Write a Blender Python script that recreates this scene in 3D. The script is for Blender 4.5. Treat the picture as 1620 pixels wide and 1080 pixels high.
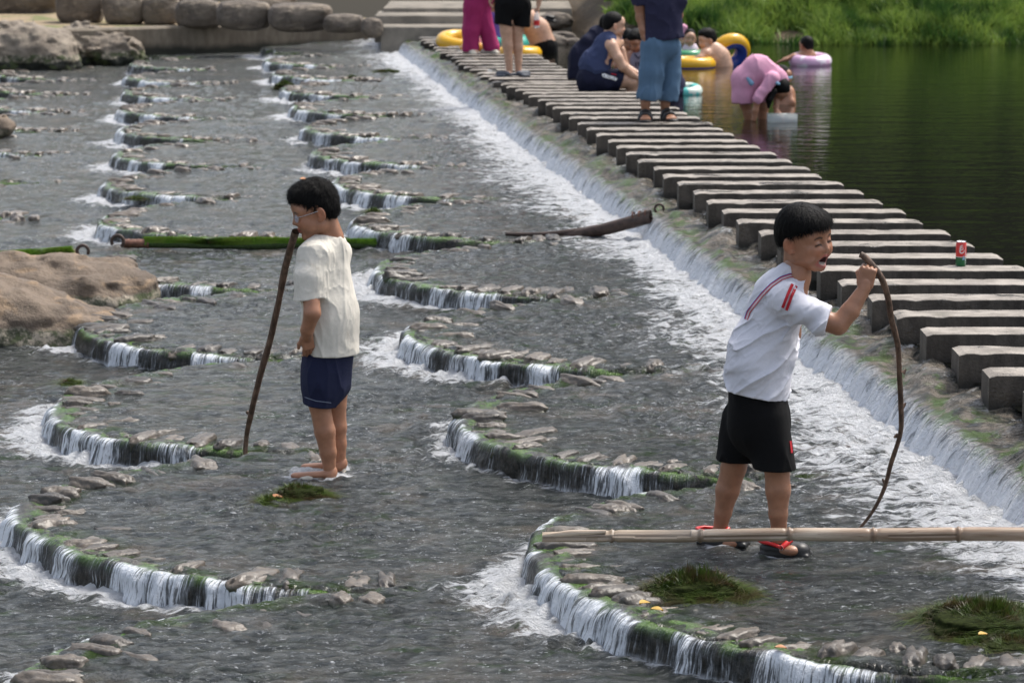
import bpy, math, random, time
import numpy as np
from mathutils import Vector, Matrix
T0 = time.time()
random.seed(7); rng = np.random.RandomState(7)
for o in list(bpy.data.objects): bpy.data.objects.remove(o)
sc = bpy.context.scene
COL = sc.collection
# ---------------------------------------------------------------- camera, sky, sun, exposure
F = 5000.0; PITCH = math.atan(740/F); CAMZ = 2.5
cam = bpy.data.cameras.new("camera"); cam.sensor_width = 36; cam.lens = F/1620*36
cam.clip_start = 0.5; cam.clip_end = 2000
cam.dof.use_dof = True; cam.dof.focus_distance = 12.3; cam.dof.aperture_fstop = 8.0
camo = bpy.data.objects.new("camera", cam); COL.objects.link(camo)
camo.location = (0, 0, CAMZ); camo.rotation_euler = (math.pi/2-PITCH, 0, 0)
sc.camera = camo
SUN_EL, SUN_AZ = math.radians(60), math.radians(50)      # azimuth from +Y (away from camera) towards +X
w = bpy.data.worlds.new("World"); sc.world = w; w.use_nodes = True
nt = w.node_tree; nt.nodes.clear()
sky = nt.nodes.new("ShaderNodeTexSky"); sky.sky_type = 'NISHITA'; sky.sun_disc = False
sky.sun_elevation = SUN_EL; sky.sun_rotation = SUN_AZ; sky.dust_density = 4.0; sky.air_density = 1.0; sky.ozone_density = 1.0
hs = nt.nodes.new("ShaderNodeHueSaturation"); hs.inputs['Saturation'].default_value = 0.55
bg = nt.nodes.new("ShaderNodeBackground"); bg.inputs[1].default_value = 0.15
wo = nt.nodes.new("ShaderNodeOutputWorld")
nt.links.new(sky.outputs[0], hs.inputs['Color']); nt.links.new(hs.outputs[0], bg.inputs[0]); nt.links.new(bg.outputs[0], wo.inputs[0])
sl = bpy.data.lights.new("sun", 'SUN'); sl.energy = 2.0; sl.angle = math.radians(14); sl.color = (1.0, 0.95, 0.87)
so = bpy.data.objects.new("sun", sl); COL.objects.link(so)
sd = Vector((math.sin(SUN_AZ)*math.cos(SUN_EL), math.cos(SUN_AZ)*math.cos(SUN_EL), math.sin(SUN_EL)))
so.rotation_euler = sd.to_track_quat('Z', 'Y').to_euler(); so.location = (8, 8, 12)
vs = sc.view_settings; vs.view_transform = 'Standard'; vs.look = 'None'; vs.exposure = 0.72; vs.gamma = 1.0; vs.use_curve_mapping = False

# ---------------------------------------------------------------- measuring helpers
def ray(px, py):
    x = px-810; u = 540-py
    return x, F*math.cos(PITCH)+u*math.sin(PITCH), -F*math.sin(PITCH)+u*math.cos(PITCH)
def G(px, py, z):
    x, y, zz = ray(px, py); t = (z-CAMZ)/zz; return (x*t, y*t, z)
def P(px, py, Y):
    x, y, zz = ray(px, py); t = Y/y; return np.array((x*t, Y, CAMZ+zz*t))
AW = math.atan(550/(F*math.cos(PITCH)+740*math.sin(PITCH))); CA, SA = math.cos(AW), math.sin(AW)
def uv2xy(u, v): return u*CA-v*SA, u*SA+v*CA
def xy2uv(x, y): return x*CA+y*SA, -x*SA+y*CA

# ---------------------------------------------------------------- numpy noise
def _h(ix, iy, iz, seed):
    n = (ix.astype(np.int64)*374761393 + iy.astype(np.int64)*668265263 + iz.astype(np.int64)*2147483647 + seed*144269504) & 0xffffffff
    n = ((n ^ (n >> 13))*1274126177) & 0xffffffff
    n = ((n ^ (n >> 16))*2246822519) & 0xffffffff
    return ((n ^ (n >> 15)) & 0xffffff)/float(0xffffff)
def vn(x, y, z=0.0, seed=0):
    x, y, z = np.broadcast_arrays(np.asarray(x, float), np.asarray(y, float), np.asarray(z, float))
    fx, fy, fz = np.floor(x), np.floor(y), np.floor(z)
    tx, ty, tz = x-fx, y-fy, z-fz
    tx = tx*tx*(3-2*tx); ty = ty*ty*(3-2*ty); tz = tz*tz*(3-2*tz)
    ix, iy, iz = fx.astype(int), fy.astype(int), fz.astype(int)
    r = 0
    for dz in ((0, 1) if np.any(tz) else (0,)):
        for dy in (0, 1):
            for dx in (0, 1):
                wgt = (tx if dx else 1-tx)*(ty if dy else 1-ty)*(tz if dz else 1-tz)
                r = r+wgt*_h(ix+dx, iy+dy, iz+dz, seed)
    return r*2-1
def fbm(x, y, z=0.0, seed=0, o=4, g=0.5):
    r = 0; a = 1; s = 0
    for i in range(o):
        r = r+a*vn(x*2**i, y*2**i, z*2**i if np.any(z) else 0.0, seed+i*17); s += a; a *= g
    return r/s
def sst(a, b, x):
    t = np.clip((x-a)/(b-a), 0, 1); return t*t*(3-2*t)

# ---------------------------------------------------------------- object helpers
def mesh_np(name, V, Fc, mat=None, parent=None, smooth=True, attrs=None, uvs=None, mats=None, fm=None):
    V = np.asarray(V, np.float32); me = bpy.data.meshes.new(name)
    if isinstance(Fc, np.ndarray) and Fc.ndim == 2:
        k = Fc.shape[1]; n = len(Fc)
        me.vertices.add(len(V)); me.vertices.foreach_set("co", V.ravel())
        me.loops.add(n*k); me.loops.foreach_set("vertex_index", Fc.astype(np.int32).ravel())
        me.polygons.add(n); me.polygons.foreach_set("loop_start", np.arange(0, n*k, k, dtype=np.int32))
        me.polygons.foreach_set("loop_total", np.full(n, k, np.int32))
        me.update(calc_edges=True)
    else:
        me.from_pydata(V.tolist(), [], [tuple(int(i) for i in f) for f in Fc]); me.update()
    if smooth: me.polygons.foreach_set("use_smooth", np.ones(len(me.polygons), bool))
    for an, av in (attrs or {}).items():
        av = np.asarray(av, np.float32)
        if av.ndim == 1:
            a = me.attributes.new(an, 'FLOAT', 'POINT'); a.data.foreach_set("value", av)
        else:
            a = me.attributes.new(an, 'FLOAT_COLOR', 'POINT')
            if av.shape[1] == 3: av = np.concatenate([av, np.ones((len(av), 1), np.float32)], 1)
            a.data.foreach_set("color", av.ravel())
    if uvs is not None:
        li = np.zeros(len(me.loops), np.int32); me.loops.foreach_get("vertex_index", li)
        ul = me.uv_layers.new(name="UVMap"); ul.data.foreach_set("uv", np.asarray(uvs, np.float32)[li].ravel())
    for m in (mats or ([mat] if mat else [])): me.materials.append(m)
    if fm is not None: me.polygons.foreach_set("material_index", np.asarray(fm, np.int32))
    ob = bpy.data.objects.new(name, me); COL.objects.link(ob)
    if parent is not None: ob.parent = parent
    return ob
def tag(o, label=None, cat=None, group=None, kind=None):
    if label: o['label'] = label
    if cat: o['category'] = cat
    if group: o['group'] = group
    if kind: o['kind'] = kind
    return o
def empty(name, loc, label=None, cat=None, group=None):
    o = bpy.data.objects.new(name, None); COL.objects.link(o); o.location = loc; o.empty_display_size = 0.1
    return tag(o, label, cat, group)
def rel(V, root): return np.asarray(V, float)-np.array(root.location)

# ---------------------------------------------------------------- materials
class M:
    def __init__(s, name):
        s.m = bpy.data.materials.new(name); s.m.use_nodes = True; s.t = s.m.node_tree; s.t.nodes.clear()
        s.out = s.n("OutputMaterial"); s.b = s.n("BsdfPrincipled"); s.l(s.b.outputs[0], s.out.inputs[0])
    def n(s, t): return s.t.nodes.new("ShaderNode"+t)
    def l(s, a, b): s.t.links.new(a, b)
    def put(s, sock, v):
        if isinstance(v, bpy.types.NodeSocket): s.l(v, sock)
        elif isinstance(v, tuple) and len(v) == 3 and sock.type == 'RGBA': sock.default_value = v+(1,)
        else: sock.default_value = v
    def geo(s, which='Position'): return s.n("NewGeometry").outputs[which]
    def obj(s): return s.n("TexCoord").outputs['Object']
    def uv(s): return s.n("TexCoord").outputs['UV']
    def attr(s, nm, out='Fac'):
        a = s.n("Attribute"); a.attribute_name = nm; return a.outputs[out]
    def mapp(s, vec, sc=(1, 1, 1), rot=(0, 0, 0), loc=(0, 0, 0)):
        m = s.n("Mapping"); s.l(vec, m.inputs[0]); m.inputs['Scale'].default_value = sc; m.inputs['Rotation'].default_value = rot; m.inputs['Location'].default_value = loc
        return m.outputs[0]
    def noise(s, vec, scale, detail=4, rough=.55, dist=0.0):
        n = s.n("TexNoise"); s.l(vec, n.inputs['Vector']); n.inputs['Scale'].default_value = scale; n.inputs['Detail'].default_value = detail
        n.inputs['Roughness'].default_value = rough; n.inputs['Distortion'].default_value = dist; return n.outputs[0]
    def voro(s, vec, scale, feat='F1'):
        n = s.n("TexVoronoi"); n.feature = feat; s.l(vec, n.inputs['Vector']); n.inputs['Scale'].default_value = scale; return n.outputs[0]
    def ramp(s, fac, a, b, lo=0.0, hi=1.0):
        n = s.n("MapRange"); n.interpolation_type = 'SMOOTHSTEP'; s.put(n.inputs['Value'], fac)
        n.inputs['From Min'].default_value = a; n.inputs['From Max'].default_value = b; n.inputs['To Min'].default_value = lo; n.inputs['To Max'].default_value = hi
        return n.outputs[0]
    def math(s, op, a, b=0.0, c=None):
        n = s.n("Math"); n.operation = op; s.put(n.inputs[0], a); s.put(n.inputs[1], b)
        if c is not None: s.put(n.inputs[2], c)
        return n.outputs[0]
    def mix(s, fac, a, b):
        n = s.n("Mix"); n.data_type = 'RGBA'; s.put(n.inputs[0], fac); s.put(n.inputs[6], a); s.put(n.inputs[7], b); return n.outputs[2]
    def bump(s, h, strength=.5, dist=.01, normal=None):
        n = s.n("Bump"); s.put(n.inputs['Height'], h); n.inputs['Strength'].default_value = strength; n.inputs['Distance'].default_value = dist
        if normal: s.l(normal, n.inputs['Normal'])
        return n.outputs[0]
    def set(s, **k):
        nm = dict(c='Base Color', r='Roughness', n='Normal', spec='Specular IOR Level', ior='IOR', tr='Transmission Weight', met='Metallic', al='Alpha', sss='Subsurface Weight', coat='Coat Weight', sheen='Sheen Weight')
        for a, v in k.items(): s.put(s.b.inputs[nm[a]], v)
        return s.m
def simple(name, c, r=.6, var=.25, scale=20, bump=0.0, bscale=80, **k):
    m = M(name); o = m.obj(); f = m.noise(o, scale, 5)
    c2 = tuple(x*(1-var) for x in c); c1 = tuple(min(1, x*(1+var)) for x in c)
    kw = dict(c=m.mix(m.ramp(f, .3, .7), c2, c1), r=r, **k)
    if bump: kw['n'] = m.bump(m.noise(o, bscale, 4), 1.0, bump)
    return m.set(**kw)
# ================================================================ the weir: geometry
PITV = 2.86                                   # scales repeat along the weir
ROWS = [dict(uc=2.78, R=1.47, v0=11.37, z=0.0), dict(uc=.95, R=1.48, v0=12.85, z=-.12),
        dict(uc=-.87, R=1.48, v0=12.75, z=-.24), dict(uc=-2.7, R=1.5, v0=14.2, z=-.36)]
UB, UCR = 3.24, 3.31                          # foot and crest line of the main fall
WL0, WL1 = np.array((-8.5, 44.3)), np.array((-1.9, 47.9))
def lipu(r, v):
    R = ROWS[r]
    if r == 0: v = np.where(v < R['v0'], R['v0']+(v-R['v0'])*.76, v)
    q = (v-R['v0'])/PITV; q = (q-np.round(q))*2
    j = .035*vn(v*1.3, r*9.1, seed=3)
    return R['uc']-R['R']*np.sqrt(np.clip(1-np.abs(q)**2.15, 0, 1))+j-(.15*np.exp(-((v-14.2)/1.6)**4) if r == 1 else 0)
def ripple(x, y, foam):
    a = .0110*fbm(x*7+y*1.0, y*7.5, seed=11, o=3, g=.6)+.0105*fbm(x*15+3*vn(x*2,y*2,seed=12), y*17, seed=23, o=2, g=.6)*(.6+sst(-.3,.4,vn(x*1.3,y*1.1,seed=13)))
    b = .032*foam*(.5+fbm(x*7, y*6, seed=31, o=4, g=.7))
    return a*(1+1.0*foam)+b
def foamf(u, v):
    f = np.zeros_like(u); dm = UB-u
    wv = 0.85*(1+.6*fbm(u*.4, v*1.1, seed=41, o=3))
    f = np.where(dm > -.1, np.clip(1-np.maximum(dm, 0)/(wv*1.35), 0, 1)**1.15, 0)*.95
    for r in range(3):
        d = lipu(r, v)-.05-u
        R = ROWS[r]; q = (v-R['v0'])/PITV; q = (q-np.round(q))*2
        face = np.sqrt(np.clip(1-np.abs(q)**2, 0, 1))                     # how square the wall faces downstream
        gap = .28+.72*sst(-.35, .25, fbm(v*.9+3*r, u*.3, seed=51+r, o=2))
        wd = (.12+.31*face)*gap
        fr = np.clip(1-np.maximum(d, 0)/wd, 0, 1)**.75*(.55+.45*gap)
        f = np.maximum(f, np.where(d > -.08, fr, 0))
    return f
# --- one height sheet for all the terraces, denser near the camera
NJ, NI = 980, 760
jj = np.linspace(0, 1, NJ); Yr = 1/((1/8.6)*(1-jj)+(1/49.5)*jj)
ii = np.linspace(-1, 1, NI)
X = ii[None, :]*(1.0+.205*Yr[:, None]); X = X-.03*Yr[:, None]
Y = np.repeat(Yr[:, None], NI, 1)
U, Vv = xy2uv(X, Y)
Z = np.zeros_like(U)
for r in range(4):
    Rr = ROWS[r]; Z -= .12*(1-sst(0, .03, U-(lipu(r, Vv)+.015)))
    tu = np.clip((U-(Rr['uc']-Rr['R']))/Rr['R'], 0, 1); Z += np.where(U < lipu(r, Vv)+.015, .042*tu**2.2*(1 if r else .7), 0)
fo = foamf(U, Vv)
for (px, py, z_, rr_, am) in ((1240, 876, 0, .11, .95), (1144, 862, 0, .10, .8), (1358, 838, 0, .07, .8), (388, 717, -.12, .07, .8), (515, 752, -.12, .13, .95), (535, 738, -.12, .10, .9), (480, 752, -.12, .10, .95)):
    gx0, gy0, _ = G(px, py, z_); dd_ = np.hypot(X-gx0, Y-gy0)/rr_; fo = np.maximum(fo, am*np.exp(-(np.maximum(dd_-.45, 0)/.55)**2)); 
Z += ripple(X, Y, fo)
_nl = np.zeros_like(U)
for r in range(3):
    d_l = U-lipu(r, Vv); _nl = np.maximum(_nl, np.where(d_l > .04, np.exp(-(d_l/.36)**2)*sst(.04, .12, d_l), 0))
Z += _nl*(.030*np.clip(fbm(X*4.5, Y*9, seed=15, o=2), 0, 1)+.008*fbm(X*12, Y*20, seed=16, o=2))
Z -= .12*sst(UB+.02, UB+.12, U)
keep = (U < UB+.35)
idx = np.arange(NJ*NI).reshape(NJ, NI)
q = np.stack([idx[:-1, :-1], idx[:-1, 1:], idx[1:, 1:], idx[1:, :-1]], -1).reshape(-1, 4)
kq = keep[:-1, :-1].ravel(); q = q[kq]
used = np.unique(q); remap = -np.ones(NJ*NI, int); remap[used] = np.arange(len(used)); q = remap[q]
VV = np.stack([X.ravel(), Y.ravel(), Z.ravel()], 1)[used]
# natural patches: submerged stones near the back edge of each scale and algae beside the lips
def nearlip(U, V):
    a = np.zeros_like(U)
    for r in range(4):
        d = U-lipu(r, V); a = np.maximum(a, np.where(d > -.02, np.exp(-(d/.33)**2), 0))
    return a
nl = nearlip(U, Vv)
m = M("flowing_water"); pos = m.geo(); foam = m.attr('foam'); near = m.attr('near')
pw = m.mapp(pos, (1, 1, 1), (0, 0, -AW))
n1 = m.noise(m.mapp(pw, (1.0, 1.3, 1)), 2.2, 5, .6); n2 = m.noise(m.mapp(pw, (1, 2.2, 1)), 11, 5, .65); n3 = m.noise(pw, 1.1, 3)
bed = m.mix(m.ramp(n2, .35, .68), (.022, .028, .027), (.165, .172, .165))
bed = m.mix(m.ramp(n1, .5, .72), bed, (.19, .165, .135))
bed = m.mix(m.math('MULTIPLY', m.ramp(m.noise(m.mapp(pw, (1, 2, 1)), 4.5, 5, .7), .53, .63), m.ramp(n3, .42, .6, .25, 1)), bed, (.028, .055, .012))
alg = m.math('MULTIPLY', m.ramp(near, .35, .9), m.ramp(m.noise(pw, 7, 4, .6), .45, .62))
bed = m.mix(alg, bed, (.045, .085, .012))
fn = m.noise(m.mapp(pw, (.75, 1.5, 1)), 8, 9, .72, .6); fn2 = m.noise(m.mapp(pw, (.6, 1.6, 1)), 30, 6, .7)
fs = m.math('ADD', m.math('MULTIPLY', foam, 1.05), m.math('MULTIPLY', m.math('SUBTRACT', fn, .5), 2.1))
fs = m.math('ADD', fs, m.math('MULTIPLY', m.math('SUBTRACT', fn2, .5), 1.0))
fm_ = m.ramp(fs, .50, .86)
fm_ = m.math('MULTIPLY', fm_, m.ramp(foam, .0, .12))
fleck_sparkle = m.math('MULTIPLY', m.ramp(m.noise(m.mapp(pw, (1, 1.7, 1)), 26, 6, .75, .5), .565, .67), m.ramp(m.noise(pw, 1.9, 4, .65), .40, .60, .22, .85))  # white flecks: stray micro-foam that also paints sparkle into the water colour
fm_ = m.math('MAXIMUM', fm_, fleck_sparkle); col = m.mix(fm_, bed, (.78, .80, .83))
h = m.noise(m.mapp(pw, (1, 1.1, 1)), 12, 8, .7, 1.0); h2 = m.noise(m.mapp(pw, (1, 1.5, 1)), 48, 4, .65, .8)
hh = m.math('ADD', h, m.math('MULTIPLY', h2, .34))
m.set(c=col, r=m.mix(fm_, (.12,)*3, (.55,)*3), ior=1.50, n=m.bump(hh, 1.0, .10))
mesh_np("water", VV, q, m.m, attrs={'foam': fo.ravel()[used], 'near': nl.ravel()[used]})['kind'] = 'structure'

# --- lips of the scales: moss edge, dark wall and the falling water on it
mlip = M("wet_stone_with_falling_water"); uvc = mlip.uv(); t_ = mlip.n("SeparateXYZ"); mlip.l(uvc, t_.inputs[0]); tt = t_.outputs[1]; flow = mlip.attr('flow')
sa = mlip.noise(mlip.mapp(uvc, (24, .9, 1)), 1, 4, .6, .5); sb = mlip.noise(mlip.mapp(uvc, (110, 3.0, 1), loc=(5, 3, 0)), 1, 4, .65)
st = mlip.math('ADD', mlip.math('MULTIPLY', sa, .34), mlip.math('MULTIPLY', sb, .66))
st = mlip.math('ADD', st, mlip.math('MULTIPLY', mlip.math('SUBTRACT', flow, .50), .17))
stream = mlip.ramp(st, .505, .60)
stream = mlip.math('MULTIPLY', stream, mlip.ramp(mlip.math('ADD', tt, mlip.math('MULTIPLY', mlip.math('SUBTRACT', sa, .5), .20)), .50, .58))
stream = mlip.math('MULTIPLY', stream, mlip.ramp(flow, .1, .34))
base_ = mlip.math('MULTIPLY', mlip.ramp(tt, .84, .95), mlip.ramp(flow, .05, .3)); stream = mlip.math('MAXIMUM', stream, mlip.math('MULTIPLY', base_, mlip.ramp(sb, .3, .6)))
p2 = mlip.geo(); mo = mlip.noise(p2, 7, 5, .7); mo2 = mlip.noise(p2, 38, 4, .7)
rock = mlip.mix(mlip.ramp(mo2, .35, .7), (.008, .009, .008), (.045, .04, .032))
topc = mlip.mix(mlip.ramp(mlip.noise(mlip.mapp(uvc, (14, 3, 1)), 1, 4, .7), .4, .62), (.022, .026, .022), (.12, .10, .08))
rock = mlip.mix(mlip.ramp(tt, .30, .52), topc, rock)
gmask = mlip.math('MULTIPLY', mlip.ramp(mo, .42, .54), mlip.math('MULTIPLY', mlip.ramp(tt, .15, .32), mlip.ramp(tt, .70, .53)))
rock = mlip.mix(gmask, rock, mlip.mix(mo2, (.012, .036, .003), (.095, .20, .02)))
rock = mlip.mix(mlip.math('MULTIPLY', mlip.math('MULTIPLY', mlip.ramp(tt, .42, .6), mlip.ramp(st, .40, .52)), mlip.math('MULTIPLY', mlip.ramp(flow, .1, .4), .55)), rock, (.20, .215, .23))
lcol = mlip.mix(stream, rock, (.72, .755, .80))
lb = mlip.bump(mlip.math('ADD', mlip.math('MULTIPLY', st, 1.0), mlip.math('MULTIPLY', mo2, .5)), 1.0, .02)
mlip.set(c=lcol, r=mlip.mix(stream, (.16,)*3, (.3,)*3), n=lb, ior=1.36)

def strip(path, nrm, prof, flowv, seed, ss, extra=None):
    """path (n,2), outward normals (n,2), prof list of (q,z), swept into a noisy band"""
    prof = np.array(prof, float); nt_ = 30
    L = np.concatenate([[0], np.cumsum(np.linalg.norm(np.diff(prof, axis=0), axis=1))]); L /= L[-1]
    t = np.linspace(0, 1, nt_); Q = np.interp(t, L, prof[:, 0]); Zp = np.interp(t, L, prof[:, 1])
    n = len(path); s = np.concatenate([[0], np.cumsum(np.linalg.norm(np.diff(path, axis=0), axis=1))])
    S, T = np.meshgrid(s, t, indexing='ij')
    FL = np.repeat(flowv[:, None], nt_, 1)
    wall = sst(.50, .70, T)
    dq = wall*(FL*(.010+.022*T)*(.6+vn(S*26, T*.8, seed=seed))+.006*vn(S*70, T*2, seed=seed+1)*FL+.014*fbm(S*9, T*5, seed=seed+2, o=3))
    dz = (1-wall)*sst(.02, .2, T)*(.020*fbm(S*6.5, T*4.5, seed=seed+3, o=3)+.004*fbm(S*30, T*16, seed=seed+4, o=2))
    if extra is not None: dz = dz+extra(S, T)
    Qq = Q[None]+dq; Zz = Zp[None]+dz
    X_ = path[:, 0:1]+nrm[:, 0:1]*Qq; Y_ = path[:, 1:2]+nrm[:, 1:2]*Qq
    V = np.stack([X_, Y_, Zz], -1).reshape(-1, 3)
    id_ = np.arange(n*nt_).reshape(n, nt_)
    f = np.stack([id_[:-1, :-1], id_[:-1, 1:], id_[1:, 1:], id_[1:, :-1]], -1).reshape(-1, 4)
    return V, f, np.stack([S.ravel()+seed*3.7, T.ravel()], 1), FL.ravel()
allV, allF, allUV, allFl = [], [], [], []; off = 0
cob_spots = []
for r in range(3):
    R = ROWS[r]
    for k in range(0 if r == 0 else -1, 13):
        vc = R['v0']+k*PITV
        if vc < 9 or vc > 45: continue
        xx, yy = uv2xy(R['uc']-R['R'], vc)
        if abs(xx) > .19*yy+1.2: continue
        if r == 2 and vc < 16: continue
        step = .0045*max(1, yy/11)
        near0 = r == 0 and k == 0; vq = np.linspace(-1/(.76 if near0 else 1), 1, 4000)*(PITV/2); uq = lipu(r, vc+vq*.9999)
        pts = np.stack([uq, vc+vq], 1); sl_ = np.concatenate([[0], np.cumsum(np.linalg.norm(np.diff(pts, axis=0), axis=1))])
        s = np.arange(0, sl_[-1], step); pu = np.interp(s, sl_, pts[:, 0]); pv = np.interp(s, sl_, pts[:, 1])
        du = np.gradient(pu, s); dv = np.gradient(pv, s)
        sg = np.ones(9)/9; du = np.convolve(np.pad(du, 4, 'edge'), sg, 'valid'); dv = np.convolve(np.pad(dv, 4, 'edge'), sg, 'valid')
        ln = np.hypot(du, dv); nu, nv = -dv/ln, du/ln
        X_, Y_ = uv2xy(pu, pv); NX, NY = uv2xy(nu, nv)
        frac = (pv-vc)/(PITV/2); frac = np.where(frac < 0, frac*(.76 if near0 else 1), frac)                     # -1 near cusp .. 1 far cusp
        seed = 100+r*40+k
        fl = sst(-.55, .1, fbm(s*2.6, 0*s, seed=seed, o=3)+.62*(1-np.abs(frac+.05))-.1)*(.25+.75*sst(-.30, .25, vn(s*5.5, 0*s, seed=seed+9)))
        fl = fl*sst(-1.0, -.86, frac)
        z = R['z']
        prof = [(-.20, z-.03), (-.15, z-.008), (-.10, z+.001), (-.04, z+.004), (-.008, z+.001), (.008, z-.010), (.016, z-.035), (.024, z-.08), (.040, z-.15)]
        sink = -.025*sst(.86, 1, np.abs(frac))-.008*sst(.1, .6, frac)
        V, f, uvs, FL = strip(np.stack([X_, Y_], 1), np.stack([NX, NY], 1), prof, fl, seed, s, lambda S, T: np.repeat(sink[:, None], T.shape[1], 1))
        allV.append(V); allF.append(f+off); allUV.append(uvs); allFl.append(FL); off += len(V)
        # cobbles set behind the lip
        for ring, (qq, sp, pr) in enumerate(((.125, .135, .9), (.29, .19, .42))):
            sc_ = .08+random.random()*.1
            while sc_ < s[-1]-.08:
                i = int(sc_/step)
                i = min(i, len(s)-1)
                if random.random() < pr*(1-.55*max(0, frac[i]) if ring == 0 else (1-.8*max(0, frac[i]))):
                    cu, cv = pu[i]-nu[i]*qq*random.uniform(.85, 1.15), pv[i]-nv[i]*qq
                    x, y = uv2xy(cu, cv); nx, ny = uv2xy(nu[i], nv[i])
                    cob_spots.append((x, y, z, math.atan2(ny, nx)+random.uniform(-.25, .25), random.uniform(.75, 1.2), ring))
                sc_ += sp*random.uniform(.75, 1.35)
mesh_np("weir_steps", np.concatenate(allV), np.concatenate(allF), mlip.m, attrs={'flow': np.concatenate(allFl)}, uvs=np.concatenate(allUV))['kind'] = 'structure'

# --- the main fall: mossy apron below the stepping stones, crest, white chute
mf = M("white_falling_water"); uvc = mf.uv(); t_ = mf.n("SeparateXYZ"); mf.l(uvc, t_.inputs[0]); tt = t_.outputs[1]
sk = mf.n("CombineXYZ"); mf.l(mf.math('ADD', t_.outputs[0], mf.math('MULTIPLY', tt, -.22)), sk.inputs[0]); mf.l(tt, sk.inputs[1]); uvk = sk.outputs[0]
sa = mf.noise(mf.mapp(uvk, (16, 1.6, 1)), 1, 4, .65, .6); sb = mf.noise(mf.mapp(uvk, (50, 8, 1)), 1, 5, .7, .4)
st = mf.math('ADD', mf.math('MULTIPLY', sa, .45), mf.math('MULTIPLY', sb, .55))
low = mf.ramp(tt, .66, .84)
stream = mf.math('MULTIPLY', mf.ramp(mf.math('ADD', st, mf.math('MULTIPLY', mf.ramp(tt, .7, 1.0), .14)), .43, .54), low)
p2 = mf.geo(); mo = mf.noise(p2, 5, 5, .7); mo2 = mf.noise(p2, 30, 4, .7); mo3 = mf.noise(mf.mapp(uvk, (10, 7, 1)), 1, 5, .7)
rock = mf.mix(mf.ramp(mo3, .38, .62), (.022, .024, .02), (.20, .17, .135))
rock = mf.mix(low, rock, mf.mix(mo2, (.07, .08, .09), (.48, .51, .55)))
gm = mf.math('MULTIPLY', mf.ramp(mo, .49, .57), mf.math('MULTIPLY', mf.ramp(tt, .42, .64), mf.ramp(tt, .84, .72)))
rock = mf.mix(gm, rock, mf.mix(mo2, (.02, .045, .006), (.10, .17, .03)))
wfr = mf.math('MULTIPLY', mf.ramp(mf.noise(mf.mapp(uvk, (12, 9, 1), loc=(3, 1, 0)), 1, 6, .75), .53, .64), mf.ramp(tt, .7, .3, .0, .7))
rock = mf.mix(wfr, rock, (.6, .62, .64))
mf.set(c=mf.mix(stream, rock, (.82, .85, .9)), r=mf.mix(stream, (.12,)*3, (.3,)*3), ior=1.36,
       n=mf.bump(mf.math('ADD', mf.math('ADD', st, mf.math('MULTIPLY', mo3, .8)), mf.math('MULTIPLY', mo2, .4)), 1.0, .05))
def stones_bump(S, T):
    m_ = sst(.05, .2, T)*(1-sst(.60, .70, T))
    c = np.abs(vn(S*5.2, T*5.5+3, seed=77)); c2 = vn(S*4.3, T*4.1, seed=78)
    return m_*(.085*np.clip(c2, 0, 1)**.7+.03*c*vn(S*2.1,T*2,seed=74)+.022*fbm(S*9, T*9, seed=79, o=4, g=.6)-.01)+.01*(1-m_)*fbm(S*10, T*4, seed=80, o=2)
segs = []; vcur = 9.3
while vcur < 46.6: segs.append(vcur); vcur += .008*max(1, (vcur/12)**1.3)
pv = np.array(segs); pu = UCR+.02*fbm(pv*.9, 0*pv, seed=66, o=3)
X_, Y_ = uv2xy(pu, pv); NX, NY = uv2xy(-np.ones_like(pv), np.zeros_like(pv))
prof = [(-.62, .19), (-.5, .212), (-.36, .205), (-.22, .188), (-.10, .175), (-.03, .168), (0, .155), (.03, .11), (.055, .05), (.08, -.005), (.11, -.05)]
V, f, uvs, FL = strip(np.stack([X_, Y_], 1), np.stack([NX, NY], 1), prof, np.ones_like(pv)*.9, 61, pv, stones_bump)
mesh_np("weir_crest", V, f, mf.m, uvs=uvs, attrs={'flow': FL})['kind'] = 'structure'

# --- upper pool
m = M("still_pool_water"); pos = m.geo()
r1 = m.noise(m.mapp(pos, (.8, 2.2, 1)), 2.2, 4, .5, .3); r2 = m.noise(m.mapp(pos, (1.0, 2.6, 1)), 9, 3, .5, .2)
m.set(c=m.mix(m.noise(pos, .4, 3), (.0015, .002, .001), (.004, .0045, .002)), r=.03, ior=1.33, n=m.bump(m.math('ADD', r1, m.math('MULTIPLY', r2, .25)), 1.0, .007))
pts = [uv2xy(UCR+.30, 8), (30, 6), (40, 49), uv2xy(4.2, 50), uv2xy(UCR+.30, 47.2)]
mesh_np("pool_water", [(x, y, .222) for x, y in pts], [tuple(range(5))], m.m, smooth=False)['kind'] = 'structure'
# riverbed below everything so nothing is hollow
mb = simple("river_bed_mud", (.05, .045, .035), .7)
mesh_np("river_bed", [(-60, -5, -.75), (60, -5, -.75), (60, 60, -.75), (-60, 60, -.75)], [(0, 1, 2, 3)], mb, smooth=False)['kind'] = 'structure'

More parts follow.
